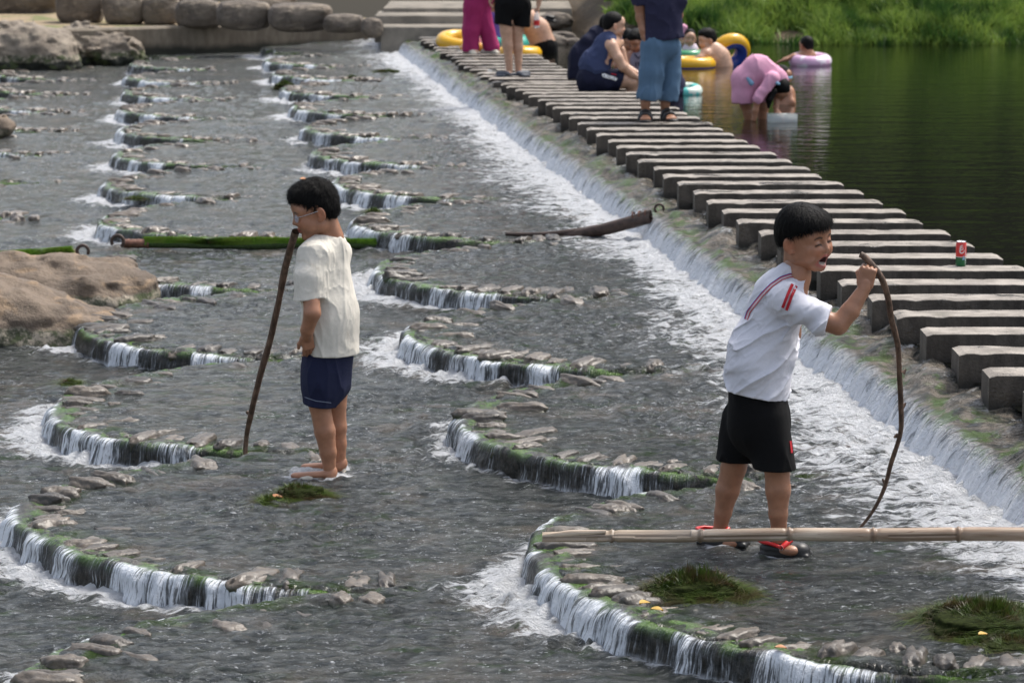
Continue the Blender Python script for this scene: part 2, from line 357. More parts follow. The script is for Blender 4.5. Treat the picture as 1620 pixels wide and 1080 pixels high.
# ================================================================ cobbles
def blob_mesh(nseg, seed, sx, sy, sz, rough=.16, lump=2.2, flat=0.0):
    """a rounded rock: subdivided cube sphere displaced with noise"""
    g = np.linspace(-1, 1, nseg+1); vs_, fs_ = [], []; o_ = 0
    for ax in range(3):
        for sgn in (-1, 1):
            a, b = np.meshgrid(g, g, indexing='ij'); c = np.full_like(a, sgn)
            arr = [None]*3; arr[ax] = c; arr[(ax+1) % 3] = a; arr[(ax+2) % 3] = b
            v = np.stack(arr, -1).reshape(-1, 3); id_ = np.arange((nseg+1)**2).reshape(nseg+1, nseg+1)
            ff = np.stack([id_[:-1, :-1], id_[1:, :-1], id_[1:, 1:], id_[:-1, 1:]], -1).reshape(-1, 4)
            if sgn < 0: ff = ff[:, ::-1]
            vs_.append(v); fs_.append(ff+o_); o_ += len(v)
    v = np.concatenate(vs_); f = np.concatenate(fs_)
    key = np.round(v*1000).astype(int); _, first, inv = np.unique(key, axis=0, return_index=True, return_inverse=True)
    v = v[first]; f = inv.reshape(-1)[f]
    cubed = v.copy(); v = v/np.linalg.norm(v, axis=1, keepdims=True); v = v*.8+cubed*.2
    d = 1+rough*fbm(v[:, 0]*lump+seed, v[:, 1]*lump, v[:, 2]*lump+.37, seed=seed, o=4)+rough*.5*vn(v[:, 0]*1.1+seed, v[:, 1]*1.1, v[:, 2]*1.1+.5, seed=seed+5)
    v = v*d[:, None]
    if flat: v[:, 2] = np.where(v[:, 2] > flat, flat+(v[:, 2]-flat)*.35, v[:, 2])
    return v*np.array((sx, sy, sz)), f
m = M("wet_cobble"); o_ = m.obj(); pos = m.geo(); oi = m.n("ObjectInfo").outputs['Random']
cc = m.mix(oi, (.050, .042, .034), (.165, .135, .105)); cc = m.mix(m.ramp(m.noise(o_, 22, 5, .65), .35, .68), m.mix(.6, cc, (.03, .028, .024)), cc)
zz = m.n("SeparateXYZ"); m.l(m.mapp(o_, (1, 1, 1)), zz.inputs[0])
cc = m.mix(m.math('MULTIPLY', m.ramp(zz.outputs[2], .028, .0), m.ramp(m.noise(pos, 18, 3), .35, .6)), cc, (.022, .04, .01))
m.set(c=cc, r=.40, n=m.bump(m.noise(o_, 60, 4), .6, .008)); MCOB = m.m
protos = []
for k in range(7):
    v, f = blob_mesh(12, 40+k, .105, .050, .050, .34, 2.0)
    me_o = mesh_np("cobble", v, f, MCOB); protos.append(me_o.data); bpy.data.objects.remove(me_o)
cob_spots.sort(key=lambda c: c[1])
def vis(c): return abs(c[0]) < .166*c[1] and c[1] > 9.6
ci = 0; far_V, far_F, fo_ = [], [], 0
CLBL = "wet grey-brown river cobble set behind the lip of a curved weir step"
for c in [c for c in cob_spots if vis(c)]:
    x, y, z, a, s_, ring = c
    me = protos[random.randrange(7)]; sz = s_*(1 if ring == 0 else .85)
    zz_ = z+random.uniform(-.046, -.014)+(0 if ring == 0 else -.010)
    if ci < 290:
        o = bpy.data.objects.new("cobble", me); COL.objects.link(o); o.location = (x, y, zz_); o.rotation_euler = (random.uniform(-.1, .1), random.uniform(-.1, .1), a)
        o.scale = (sz*random.uniform(.8, 1.3), sz*random.uniform(.8, 1.25), sz); tag(o, CLBL, "cobble", "cobbles set along the weir steps"); ci += 1
    else:
        v = np.zeros(len(me.vertices)*3); me.vertices.foreach_get("co", v); v = v.reshape(-1, 3)*sz
        ff = np.zeros(len(me.loops), np.int32); me.loops.foreach_get("vertex_index", ff); ff = ff.reshape(-1, 4)
        ca_, sa_ = math.cos(a), math.sin(a)
        far_V.append(np.stack([v[:, 0]*ca_-v[:, 1]*sa_+x, v[:, 0]*sa_+v[:, 1]*ca_+y, v[:, 2]+zz_], 1)); far_F.append(ff+fo_); fo_ += len(v)
if far_V:
    o = mesh_np("distant_cobbles", np.concatenate(far_V), np.concatenate(far_F), simple("distant_cobble", (.11, .09, .07), .35, .4, 9)); tag(o, "brown cobbles along the curved weir steps in the distance", "cobbles", None, "stuff")

# ================================================================ stepping stones
m = M("worn_concrete"); pos = m.geo(); nz = m.n("SeparateXYZ"); m.l(m.geo('Normal'), nz.inputs[0]); oi = m.n("ObjectInfo").outputs['Random']
ob_ = m.obj()
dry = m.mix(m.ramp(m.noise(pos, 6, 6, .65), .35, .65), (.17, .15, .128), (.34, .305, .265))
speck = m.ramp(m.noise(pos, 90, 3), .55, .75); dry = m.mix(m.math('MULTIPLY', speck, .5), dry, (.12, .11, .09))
side_col = m.mix(m.ramp(m.noise(m.mapp(pos, (1, 1, .35)), 9, 5, .7), .35, .65), (.045, .036, .028), (.10, .083, .066))  # colour of the sides, darker than the tops and darkest low down
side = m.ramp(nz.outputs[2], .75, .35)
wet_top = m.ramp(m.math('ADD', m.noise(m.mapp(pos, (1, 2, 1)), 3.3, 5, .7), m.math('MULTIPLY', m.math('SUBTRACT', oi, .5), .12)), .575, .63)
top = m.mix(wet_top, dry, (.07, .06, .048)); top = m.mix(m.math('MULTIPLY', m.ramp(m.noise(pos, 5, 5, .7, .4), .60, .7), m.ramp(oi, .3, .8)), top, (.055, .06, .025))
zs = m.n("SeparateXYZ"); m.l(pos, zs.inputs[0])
side_col = m.mix(m.math('MULTIPLY', m.ramp(zs.outputs[2], .27, .2), .8), side_col, (.012, .012, .009))
m.set(c=m.mix(side, top, side_col), r=m.mix(wet_top, (.75,)*3, (.25,)*3), n=m.bump(m.math('ADD', m.noise(pos, 40, 5, .7), m.math('MULTIPLY', m.voro(pos, 70), .3)), .8, .006)); MCON = m.m
def block_mesh(seed, lx, ly, lz):
    xs = np.linspace(0, lx, 36); b = .006
    prof = []                                     # rounded top edge cross-section in y,z
    for (cy, cz, a0) in ((ly-b, -b, 0), (b, -b, math.pi/2)):
        for q_ in range(4): a = a0+q_*math.pi/6; prof.append((cy+b*math.cos(a), cz+b*math.sin(a)))
    prof = [(ly, -lz)]+[(ly, z) for z in (-lz*.6, -lz*.3)]+prof+[(0, z) for z in (-lz*.3, -lz*.6)]+[(0, -lz)]
    # extra samples along the top
    pr = []
    for a_, b_ in zip(prof[:-1], prof[1:]):
        n_ = 5 if abs(a_[0]-b_[0]) > .1 else 1
        for k_ in range(n_): pr.append((a_[0]+(b_[0]-a_[0])*k_/n_, a_[1]+(b_[1]-a_[1])*k_/n_))
    pr.append(prof[-1]); pr = np.array(pr); n_, mm = len(xs), len(pr)
    Xx, I = np.meshgrid(xs, np.arange(mm), indexing='ij'); Yy = pr[I, 0]; Zz = pr[I, 1]
    e = np.minimum(Xx, lx-Xx); rnd = np.where(e < .02, (.02-e)**2*25, 0); Zz = Zz-np.where(Zz > -.02, rnd, 0)
    chip = np.clip(vn(Xx*9+seed, Yy*9, seed=seed+9)-.45, 0, 1)*.016; edge_ = np.exp(-(np.minimum(Yy, ly-Yy)/.025)**2)*(Zz > -.03); Zz = Zz-chip*edge_
    Yy = Yy+.002*fbm(Xx*5, Zz*9+seed, seed=seed, o=3); Zz = Zz+.0012*fbm(Xx*6, Yy*9, seed=seed+1, o=4)-.0025*np.clip(fbm(Xx*14, Yy*4+seed, seed=seed+2, o=2), .25, 1)
    V = np.stack([Xx, Yy, Zz], -1).reshape(-1, 3); id_ = np.arange(n_*mm).reshape(n_, mm)
    f = [tuple(x) for x in np.stack([id_[:-1, :-1], id_[:-1, 1:], id_[1:, 1:], id_[1:, :-1]], -1).reshape(-1, 4)]
    f.append(tuple(id_[0][::-1])); f.append(tuple(id_[-1])); return V, f
bl = []
for k in range(6):
    V, f = block_mesh(200+k*5, 1.15, .235, .40); o = mesh_np("stepping_stone", V, f, MCON, smooth=False); bl.append(o.data); bpy.data.objects.remove(o)
BLOCKS = []
yb = 10.50; i = 0
while yb < 44.2:
    u_l = 3.535+random.uniform(-.02, .02)-(.1 if yb > 30 else 0)*min(1, (yb-30)/10); xl = (u_l-yb*SA)/CA
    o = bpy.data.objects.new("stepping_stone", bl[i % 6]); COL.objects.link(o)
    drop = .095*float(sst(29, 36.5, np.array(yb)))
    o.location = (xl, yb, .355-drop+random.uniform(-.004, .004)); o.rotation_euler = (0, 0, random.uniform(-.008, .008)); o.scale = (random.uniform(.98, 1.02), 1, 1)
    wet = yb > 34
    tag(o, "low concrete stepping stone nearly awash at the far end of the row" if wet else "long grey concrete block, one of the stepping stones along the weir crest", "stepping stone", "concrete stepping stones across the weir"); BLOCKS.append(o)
    yb += .603; i += 1

# ================================================================ far side: wall, ground, boulders, steps
m = M("stained_concrete_wall"); pos = m.geo(); s3 = m.n("SeparateXYZ"); m.l(pos, s3.inputs[0])
wc = m.mix(m.ramp(m.noise(m.mapp(pos, (2, 2, .6)), 3, 5, .7), .35, .65), (.13, .105, .075), (.21, .175, .13))
wc = m.mix(m.ramp(m.math('ADD', s3.outputs[2], m.math('MULTIPLY', m.noise(pos, 2.5, 4), .2)), .16, .04), wc, (.022, .022, .014))
m.set(c=wc, r=.8, n=m.bump(m.noise(pos, 14, 4), .5, .01)); MWALL = m.m
d_ = (WL1-WL0)/np.linalg.norm(WL1-WL0); nn = np.array((d_[1], -d_[0]))
def zat(px, py, Y): return P(px, py, Y)[2]
TOPZ = .30
def slab(name, A, B, th, z0, z1, mat, n=30):
    A = np.array(A, float); B = np.array(B, float); d = (B-A)/np.linalg.norm(B-A); pn = np.array((-d[1], d[0])); b = .03
    prof = [(0, z0), (0, (z0+z1)/2), (0, z1-b), (b, z1), (th-b, z1), (th, z1-b), (th, z0)]
    V = []; 
    for i in range(n+1):
        c = A+(B-A)*i/n
        for (q_, z) in prof:
            j = .008*float(vn(i*.7, z*9+q_*5, seed=5)); V.append((*(c+pn*(q_+j)), z+j*(.6 if z > z0 else 0)))
    k = len(prof); Fx = [(i*k+j, i*k+k+j, i*k+k+j+1, i*k+j+1) for i in range(n) for j in range(k-1)]
    Fx += [tuple(range(k))[::-1], tuple(n*k+j for j in range(k))]
    return mesh_np(name, V, Fx, mat, smooth=False)
tag(slab("retaining_wall", (-9.6, 43.6), (-2.15, 47.95), .35, -.5, .29, MWALL), "low stained concrete retaining wall at the far edge of the stream", "wall")
gm_ = simple("dry_earth", (.30, .225, .14), .9, .25, 1.6, .02, 12)
gx = np.linspace(-40, 60, 161); gy = np.concatenate([np.linspace(0, 10, 40), np.linspace(10.5, 60, 40)])
A2 = np.array((-9.6, 43.6)); B2 = np.array((-2.15, 47.95)); dd = (B2-A2)/np.linalg.norm(B2-A2); pn = np.array((-dd[1], dd[0]))
def ground_z(x, y):
    q_ = (np.array(x)-A2[0])*pn[0]+(np.array(y)-A2[1])*pn[1]
    return .255+.012*np.maximum(q_, 0)
gv, gf = [], []
ss_ = np.linspace(-60, 9.2, 110)
for j, b in enumerate(gy):
    for a in ss_:
        p_ = A2+dd*a+pn*(.3+b); gv.append((p_[0], p_[1], .262+.012*b+.02*float(fbm(a*2, b*2, seed=9, o=3))))
n_ = len(ss_); gf = [(j*n_+i, j*n_+i+1, (j+1)*n_+i+1, (j+1)*n_+i) for j in range(len(gy)-1) for i in range(n_-1)]
m = M("dry_earth_and_grass"); pos = m.geo(); m.set(c=m.mix(m.ramp(m.noise(pos, 1.3, 5, .65), .52, .66), m.mix(m.noise(pos, 9, 5, .7), (.21, .155, .09), (.36, .28, .18)), (.13, .15, .05)), r=.95, n=m.bump(m.noise(pos, 20, 5), 1, .03))
mesh_np("ground", gv, gf, m.m)['kind'] = 'structure'

def rock_mat(name, c1, c2, c3, band=None):
    m = M(name); o = m.obj(); pos = m.geo(); a = m.noise(o, 2.4, 6, .62, .4); b = m.noise(o, 12, 6, .7); v = m.noise(m.mapp(o, (1, 1, 2.6), (0.2, .5, 0)), 3.2, 5, .65, 1.0)
    c = m.mix(m.ramp(a, .35, .62), c1, c2); c = m.mix(m.ramp(v, .52, .64), c, c3); c = m.mix(m.math('MULTIPLY', m.ramp(b, .52, .75), .55), c, tuple(x*.35 for x in c1))
    crack = m.ramp(m.noise(m.mapp(o, (1, 1, 1), (.4, .3, .9)), 1.7, 3, .5, 1.5), .485, .5); crack = m.math('MULTIPLY', crack, m.ramp(m.noise(m.mapp(o, (1, 1, 1), (.4, .3, .9)), 1.7, 3, .5, 1.5), .515, .5))
    if band is not None:
        s3 = m.n("SeparateXYZ"); m.l(pos, s3.inputs[0]); zz = m.math('ADD', s3.outputs[2], m.math('MULTIPLY', m.math('SUBTRACT', m.noise(pos, 5, 5, .7), .5), .16))
        lo = m.ramp(zz, band+.11, band+.08); c = m.mix(lo, c, m.mix(m.ramp(m.noise(pos, 17, 5, .75), .4, .62), (.05, .055, .03), (.36, .31, .24)))
        c = m.mix(m.ramp(zz, band+.02, band-.01), c, (.012, .014, .008))
        c = m.mix(m.math('MULTIPLY', m.math('MULTIPLY', lo, m.ramp(m.noise(pos, 6, 3), .5, .6)), .8), c, (.07, .09, .03))
    return m.set(c=c, r=.75, n=m.bump(m.math('ADD', m.math('ADD', b, m.math('MULTIPLY', a, 1.2)), 0.0), 1.0, .03))
def boulder(name, c, r, seed, mat, label, group=None, rough=.22, lump=1.6, rot=0.0, nseg=34):
    v, f = blob_mesh(nseg, seed, 1, 1, 1, rough, lump)
    v = v*np.array(r); o = mesh_np(name, v, f, mat); o.location = c; o.rotation_euler = (0, 0, rot); return tag(o, label, "boulder", group)
MR1 = rock_mat("brown_boulder", (.095, .070, .050), (.175, .130, .092), (.24, .165, .10), -.24)
MR2 = rock_mat("tan_boulder", (.15, .12, .09), (.24, .20, .155), (.28, .235, .18), -.12)
MR3 = rock_mat("dry_boulder", (.085, .068, .055), (.16, .13, .10), (.24, .195, .145))
# two big boulders by the near left edge
def SB(name, parts, seed, mat, label, k=.12, amp=.05):
    pass
# ================================================================ signed-distance modelling: smooth unions turned into one mesh
def npa(x): return np.array(x, np.float32)
def d_cone(Pp, a, b, ra, rb):
    a = npa(a); b = npa(b); ba = b-a; l2 = float(ba@ba)+1e-9
    h = np.clip(((Pp-a)@ba)/l2, 0, 1); return np.linalg.norm(Pp-a-h[:, None]*ba, axis=1)-(ra+(rb-ra)*h)
def d_prim(Pp, p):
    t = p[0]
    if t == 'c': return d_cone(Pp, *p[1:5])
    if t == 'w':                                   # cone flattened along axis e by factor k (<1 = thinner) : ('w',a,b,ra,rb,e,k)
        e = npa(p[5]); e = e/np.linalg.norm(e); g = (1/p[6]-1)
        T = lambda q_: q_+(q_@e)[..., None]*e*g
        return d_cone(T(Pp), T(npa(p[1])), T(npa(p[2])), p[3], p[4])*(.5+.5*p[6])
    if t == 'e':                                   # ellipsoid ('e',c,r,R)
        q_ = Pp-npa(p[1]); R = p[3] if len(p) > 3 and p[3] is not None else np.eye(3)
        q_ = q_@npa(R); r = npa(p[2]); k0 = np.linalg.norm(q_/r, axis=1); k1 = np.linalg.norm(q_/(r*r), axis=1)+1e-6
        return k0*(k0-1)/k1
    if t == 'b':                                   # rounded box ('b',c,h,R,rad)
        q_ = (Pp-npa(p[1]))@npa(p[3]); d = np.abs(q_)-npa(p[2])+p[4]
        return np.linalg.norm(np.maximum(d, 0), axis=1)+np.minimum(d.max(1), 0)-p[4]
    if t == 't':                                   # torus ('t',c,R0,r,R)
        q_ = (Pp-npa(p[1]))@npa(p[4]); a = np.hypot(q_[:, 0], q_[:, 1])-p[2]; return np.hypot(a, q_[:, 2])-p[3]
_dp = d_prim
def d_prim(Pp, p): return field(Pp, p[1], p[2]) if p[0] == 'g' else _dp(Pp, p)
def smin(a, b, k):
    h = np.maximum(k-np.abs(a-b), 0)/k; return np.minimum(a, b)-h*h*k*.25
def field(Pp, prims, k):
    d = None
    for p in prims:
        if p[0] == 'k': k = p[1]; continue
        if p[0] == 'sub': x = d_prim(Pp, p[1]); kk = p[2]; d = -smin(-d, x, kk); continue
        if p[0] == 'cut':                          # keep the side where (P-pt).n < 0
            x = (Pp-npa(p[1]))@(npa(p[2])/np.linalg.norm(p[2])); d = -smin(-d, -x, p[3] if len(p) > 3 else .004); continue
        if p[0] == 'shell': d = np.maximum(d, -(d+p[1])); continue
        if p[0] == 'f': d = p[1](Pp, d); continue
        x = d_prim(Pp, p); d = x if d is None else smin(d, x, k)
    return d
def bounds(prims):
    lo = np.full(3, 1e9); hi = -lo
    for p in prims:
        if p[0] == 'g': l_, h_ = bounds(p[1]); lo = np.minimum(lo, l_); hi = np.maximum(hi, h_); continue
        if p[0] in 'cw': pts, r = [p[1], p[2]], max(p[3], p[4])*(1 if p[0] == 'c' else 1.0)
        elif p[0] == 'e': pts, r = [p[1]], max(p[2])
        elif p[0] == 'b': pts, r = [p[1]], float(np.linalg.norm(p[2]))
        elif p[0] == 't': pts, r = [p[1]], p[2]+p[3]
        else: continue
        for q_ in pts: lo = np.minimum(lo, np.array(q_)-r); hi = np.maximum(hi, np.array(q_)+r)
    return lo, hi
def sdf_mesh(prims, k, res):
    lo, hi = bounds(prims); lo -= 3*res; hi += 3*res; C_ = 6
    n = (np.ceil((hi-lo)/(res*C_)).astype(int)); cres = res*C_
    gx_ = [lo[i]+cres*(np.arange(n[i])+.5)-res*.5 for i in range(3)]
    cp = np.stack(np.meshgrid(*gx_, indexing='ij'), -1).reshape(-1, 3).astype(np.float32)
    cd = field(cp, prims, k); act = np.abs(cd) < cres*1.15+.012
    full = np.repeat(np.repeat(np.repeat(np.where(cd < 0, -1., 1.).astype(np.float32).reshape(n), C_, 0), C_, 1), C_, 2)
    ai = np.argwhere(act.reshape(n)); off_ = np.stack(np.meshgrid(*[np.arange(C_)]*3, indexing='ij'), -1).reshape(-1, 3)
    gi = (ai[:, None]*C_+off_[None]).reshape(-1, 3); fp = (lo+gi*res).astype(np.float32)
    out = np.empty(len(fp), np.float32)
    for s_ in range(0, len(fp), 400000): out[s_:s_+400000] = field(fp[s_:s_+400000], prims, k)
    full[gi[:, 0], gi[:, 1], gi[:, 2]] = out
    return nets(full, lo, res)
def nets(D, lo, res):
    S_ = D < 0; nx, ny, nz = D.shape
    cnt = np.zeros((nx-1, ny-1, nz-1), np.int8)
    for a in (0, 1):
        for b in (0, 1):
            for c in (0, 1): cnt += S_[a:nx-1+a, b:ny-1+b, c:nz-1+c]
    cells = np.argwhere((cnt > 0) & (cnt < 8)); acc = np.zeros((len(cells), 3)); num = np.zeros(len(cells))
    cor = [(a, b, c) for a in (0, 1) for b in (0, 1) for c in (0, 1)]
    for i_, a in enumerate(cor):
        for b in cor[i_+1:]:
            if sum(abs(p-q_) for p, q_ in zip(a, b)) != 1: continue
            da = D[cells[:, 0]+a[0], cells[:, 1]+a[1], cells[:, 2]+a[2]]; db = D[cells[:, 0]+b[0], cells[:, 1]+b[1], cells[:, 2]+b[2]]
            mk = (da < 0) != (db < 0); t = np.where(mk, da/(da-db+1e-12), 0)
            acc += np.where(mk[:, None], np.array(a)+t[:, None]*(np.array(b)-np.array(a)), 0); num += mk
    V = lo+res*(cells+acc/np.maximum(num, 1)[:, None])
    ids = -np.ones(cnt.shape, np.int32); ids[cells[:, 0], cells[:, 1], cells[:, 2]] = np.arange(len(cells))
    Fs = []
    for ax in range(3):
        sl0 = [slice(None)]*3; sl1 = [slice(None)]*3; sl0[ax] = slice(0, -1); sl1[ax] = slice(1, None)
        e = np.argwhere(S_[tuple(sl0)] != S_[tuple(sl1)])
        o1, o2 = [(1, 2), (2, 0), (0, 1)][ax]
        e = e[(e[:, o1] > 0) & (e[:, o2] > 0) & (e[:, o1] < D.shape[o1]-1) & (e[:, o2] < D.shape[o2]-1)]
        A_ = e.copy(); B_ = e.copy(); B_[:, o1] -= 1; C1 = B_.copy(); C1[:, o2] -= 1; D1 = e.copy(); D1[:, o2] -= 1
        f = np.stack([ids[tuple(q_.T)] for q_ in (A_, B_, C1, D1)], 1)
        s0 = S_[tuple(e.T)]; f[~s0] = f[~s0][:, ::-1]; Fs.append(f)
    f = np.concatenate(Fs); return V, f[(f >= 0).all(1)]
def merge(parts):
    V = []; f = []; o_ = 0
    for v, g in parts: V.append(v); f.append(g+o_); o_ += len(v)
    return np.concatenate(V), np.concatenate(f)

# ---------------------------------------------------------------- boulders
def sdf_rock(name, prims, k, res, seed, mat, label, amp=.05, lump=2.2, group=None):
    lo, hi = bounds(prims); c = (lo+hi)/2; c[2] = lo[2]
    def disp(Pp, d):
        a = np.abs(fbm(Pp[:, 0]*lump*1.6, Pp[:, 1]*lump*1.6, Pp[:, 2]*lump*2.4, seed=seed+4, o=3))
        return d-amp*.5*np.abs(vn(Pp[:, 0]*lump*3.1+2, Pp[:, 1]*lump*3.1, Pp[:, 2]*lump*6, seed=seed+8))+amp*.28*fbm(Pp[:, 0]*14, Pp[:, 1]*14, Pp[:, 2]*20, seed=seed+9, o=2)+amp*fbm(Pp[:, 0]*lump, Pp[:, 1]*lump, Pp[:, 2]*lump*1.5, seed=seed, o=5, g=.55)-amp*.7*(a-.2)
    v, f = sdf_mesh(prims+[('f', disp)], k, res)
    o = mesh_np(name, v-c, f, mat); o.location = c; return tag(o, label, "boulder", group)
def g3(px, py, z, dz=0): g = G(px, py, z); return (g[0], g[1], z+dz)
# front big boulder (near, left edge)
sdf_rock("boulder", [('e', (-3.25, 18.8, -.24), (.58, .46, .35)), ('e', (-2.80, 18.7, -.29), (.46, .38, .22)), ('e', (-3.7, 18.7, -.18), (.7, .6, .42)), ('e', (-2.50, 18.75, -.31), (.32, .26, .14))],
         .25, .022, 21, MR1, "large brown boulder at the left edge with a pale scar near the water", .06, 2.0)
sdf_rock("boulder", [('e', (-3.0, 20.3, -.20), (.52, .42, .24)), ('e', (-2.70, 20.2, -.22), (.40, .36, .19)), ('e', (-3.7, 20.3, -.24), (.75, .5, .33))],
         .22, .024, 33, MR1, "flat-topped brown boulder just behind the large boulder at the left edge", .07, 2.2)
# far pair
def gp(px, py, z): return np.array(G(px, py, z))
c1 = gp(42, 108, -.2); c2 = gp(155, 101, -.2)
sdf_rock("boulder", [('e', tuple(c1+(0, .55, .18)), (.60, .5, .38)), ('e', tuple(c1+(-.55, .5, .2)), (.55, .5, .36)), ('e', tuple(c1+(.25, .4, .02)), (.42, .4, .3))], .3, .035, 51, MR2, "big tan boulder with a sloping face near the far wall, left of its neighbour", .12, 1.7)
sdf_rock("boulder", [('e', tuple(c2+(-.1, .5, .20)), (.52, .42, .30)), ('e', tuple(c2+(.28, .45, .05)), (.32, .38, .30)), ('e', tuple(c2+(-.42, .5, .20)), (.30, .4, .28))], .2, .03, 57, MR2, "big tan boulder with dark hollows standing in front of the far retaining wall", .13, 2.2)
c3 = gp(-6, 214, -.2)
sdf_rock("boulder", [('e', tuple(c3+(0, .2, .07)), (.17, .2, .12))], .1, .018, 61, MR1, "small brown boulder breaking the water at the left edge of the picture", .03, 4)
# the row of dry boulders behind the wall: left,right,top,bottom in the photograph
row = [(-30, 86, -14, 26, "darkest long boulder"), (90, 161, -22, 38, "tall boulder with a mossy flank"), (163, 224, -6, 40, "squarish boulder"), (226, 280, -3, 40, "upright boulder"),
       (282, 345, 2, 44, "flat-topped wedge boulder"), (346, 424, 5, 48, "broad dark boulder"), (425, 515, 9, 50, "widest pale rounded boulder"), (515, 573, 25, 52, "small rounded boulder")]
desc = ["long dark boulder at the left end of the dry row behind the wall", "tall boulder second from the left in the dry row behind the wall", "squarish brown boulder third from the left behind the wall",
        "upright brown boulder fourth from the left behind the wall", "wedge-shaped boulder tapering downward, fifth from the left behind the wall", "broad dark boulder, third from the right in the row behind the wall",
        "widest pale rounded boulder in the row behind the wall", "smallest boulder at the right end of the row, beside the concrete steps"]
for i, (l, r_, t, b, _) in enumerate(row):
    g_ = np.array(G((l+r_)/2, b, .27)); sc_ = g_[1]*1.0/F
    hw = (r_-l)/2*sc_*1.13; hh = (b-t)/2*sc_*1.12
    v, f = blob_mesh(26, 300+i*7, 1, 1, 1, .16, 1.3, .0); v = np.sign(v)*np.abs(v)**.74
    o = mesh_np("boulder", v*np.array((hw, hw*.8, hh)), f, MR3); o.location = (g_[0], g_[1]+hw*.7, .27+hh*.9); o.rotation_euler = (0, 0, 0)
    tag(o, desc[i], "boulder", "dry boulders lined up behind the retaining wall")
for i, (px, py, hw, hh, l_) in enumerate([(425, 6, .42, .16, "dark boulder behind the gap between the broad and the widest boulders"), (170, -8, .3, .2, "rounded boulder of the back row above the squarish one"), (280, -6, .3, .2, "low back boulder behind the upright boulder"), (590, 44, .16, .14, "little brown rock wedged against the end of the concrete steps")]):
    g_ = np.array(G(px, 30 if i < 3 else 54, .28)); v, f = blob_mesh(18, 400+i*7, 1, 1, 1, .16, 1.3)
    Yb = g_[1]+(1.2 if i < 3 else .2); o = mesh_np("boulder", v*np.array((hw, hw*.8, hh)), f, MR3); pz = P(px, py, Yb); o.location = (pz[0], Yb, max(pz[2], .3)); tag(o, l_, "boulder", "dry boulders lined up behind the retaining wall")
# concrete steps at the far end of the stepping stones
MST = simple("weathered_step_concrete", (.21, .185, .15), .85, .3, 3, .01, 14)
root = empty("concrete_steps", (-1.4, 47.2, .2), "weathered concrete steps leading down to the far end of the stepping stones", "steps")
def boxv(x0, x1, y0, y1, z0, z1, b=.02):
    v, f = blob_mesh(1, 1, 1, 1, 1, 0, 1); v = np.sign(v); v = (v+1)/2
    return v*np.array((x1-x0, y1-y0, z1-z0))+np.array((x0, y0, z0)), f
def step(l, rr, t, Yf, zb, depth):
    xl = P(l, t, Yf)[0]; xr = P(rr, t, Yf)[0]; zt = P(l, t, Yf)[2]
    v, f = boxv(xl, xr, Yf, Yf+depth, zb, zt); o = mesh_np("step", rel(v, root), f, MST, root, smooth=False)
    bm_ = o.modifiers.new("b", 'BEVEL'); bm_.width = .015; bm_.segments = 2; return zt
step(602, 870, 43, 44.5, -.1, 1.2); step(592, 880, 25, 45.4, .1, 1.5); step(606, 905, 13, 46.5, .2, 2.6)
# --- grassy bank, hill of trees behind it
def bank_z(x, y):
    yb_ = 42.75-.13*(x-.5)*0+.3*vn(x*.7, 0*x, seed=5)
    return .10+.16*np.clip(y-yb_, -2, 0)+np.where(y > yb_, .62*(1-np.exp(-(y-yb_)*.55))*1.0+.10*np.maximum(y-yb_, 0), 0)
bx, by = np.meshgrid(np.linspace(.2, 34, 240), np.linspace(41.2, 62, 110), indexing='ij')
left = 1.3+.0*by; bz = bank_z(bx, by)+.03*fbm(bx*2, by*2, seed=90, o=3); bz = bz-1.2*sst(2.2, .2, bx)
m = M("muddy_bank"); pos = m.geo(); m.set(c=m.mix(m.noise(pos, 5, 6, .7), (.03, .022, .012), (.14, .095, .05)), r=.85, n=m.bump(m.noise(pos, 15, 5), 1, .04))
id_ = np.arange(bx.size).reshape(bx.shape)
mesh_np("river_bank", np.stack([bx, by, bz], -1).reshape(-1, 3), np.stack([id_[:-1, :-1], id_[1:, :-1], id_[1:, 1:], id_[:-1, 1:]], -1).reshape(-1, 4), m.m)['kind'] = 'structure'
def blades(n, px, py, pz, h, wd, seed, lean=.35, seg=3):
    """curved tapering blades; returns verts, faces, per-vertex random, per-vertex height"""
    r = np.random.RandomState(seed); a = r.rand(n)*2*np.pi; ln = r.rand(n)*lean*2; az = r.rand(n)*2*np.pi
    dx, dy = np.cos(a)*wd/2, np.sin(a)*wd/2; V = []; T_ = []
    for k_ in range(seg+1):
        t = k_/seg; wk = (1-t**1.5); lx = np.cos(az)*ln*h*t*t; ly = np.sin(az)*ln*h*t*t; z = pz+h*t*(1-.25*ln*t)
        if k_ < seg:
            V.append(np.stack([px+lx-dx*wk, py+ly-dy*wk, z], 1)); V.append(np.stack([px+lx+dx*wk, py+ly+dy*wk, z], 1)); T_ += [np.full(n, t)]*2
        else: V.append(np.stack([px+lx, py+ly, z], 1)); T_.append(np.full(n, 1.))
    V = np.stack(V, 1); k_ = V.shape[1]; b = np.arange(n)[:, None]*k_; quads = []
    for i_ in range(seg-1): quads.append(b+np.array([[2*i_, 2*i_+1, 2*i_+3, 2*i_+2]]))
    quads.append(b+np.array([[2*seg-2, 2*seg-1, 2*seg, 2*seg]]))
    rd = np.repeat(r.rand(n)[:, None], k_, 1)
    return V.reshape(-1, 3), quads, rd.ravel(), np.stack(T_, 1).ravel()
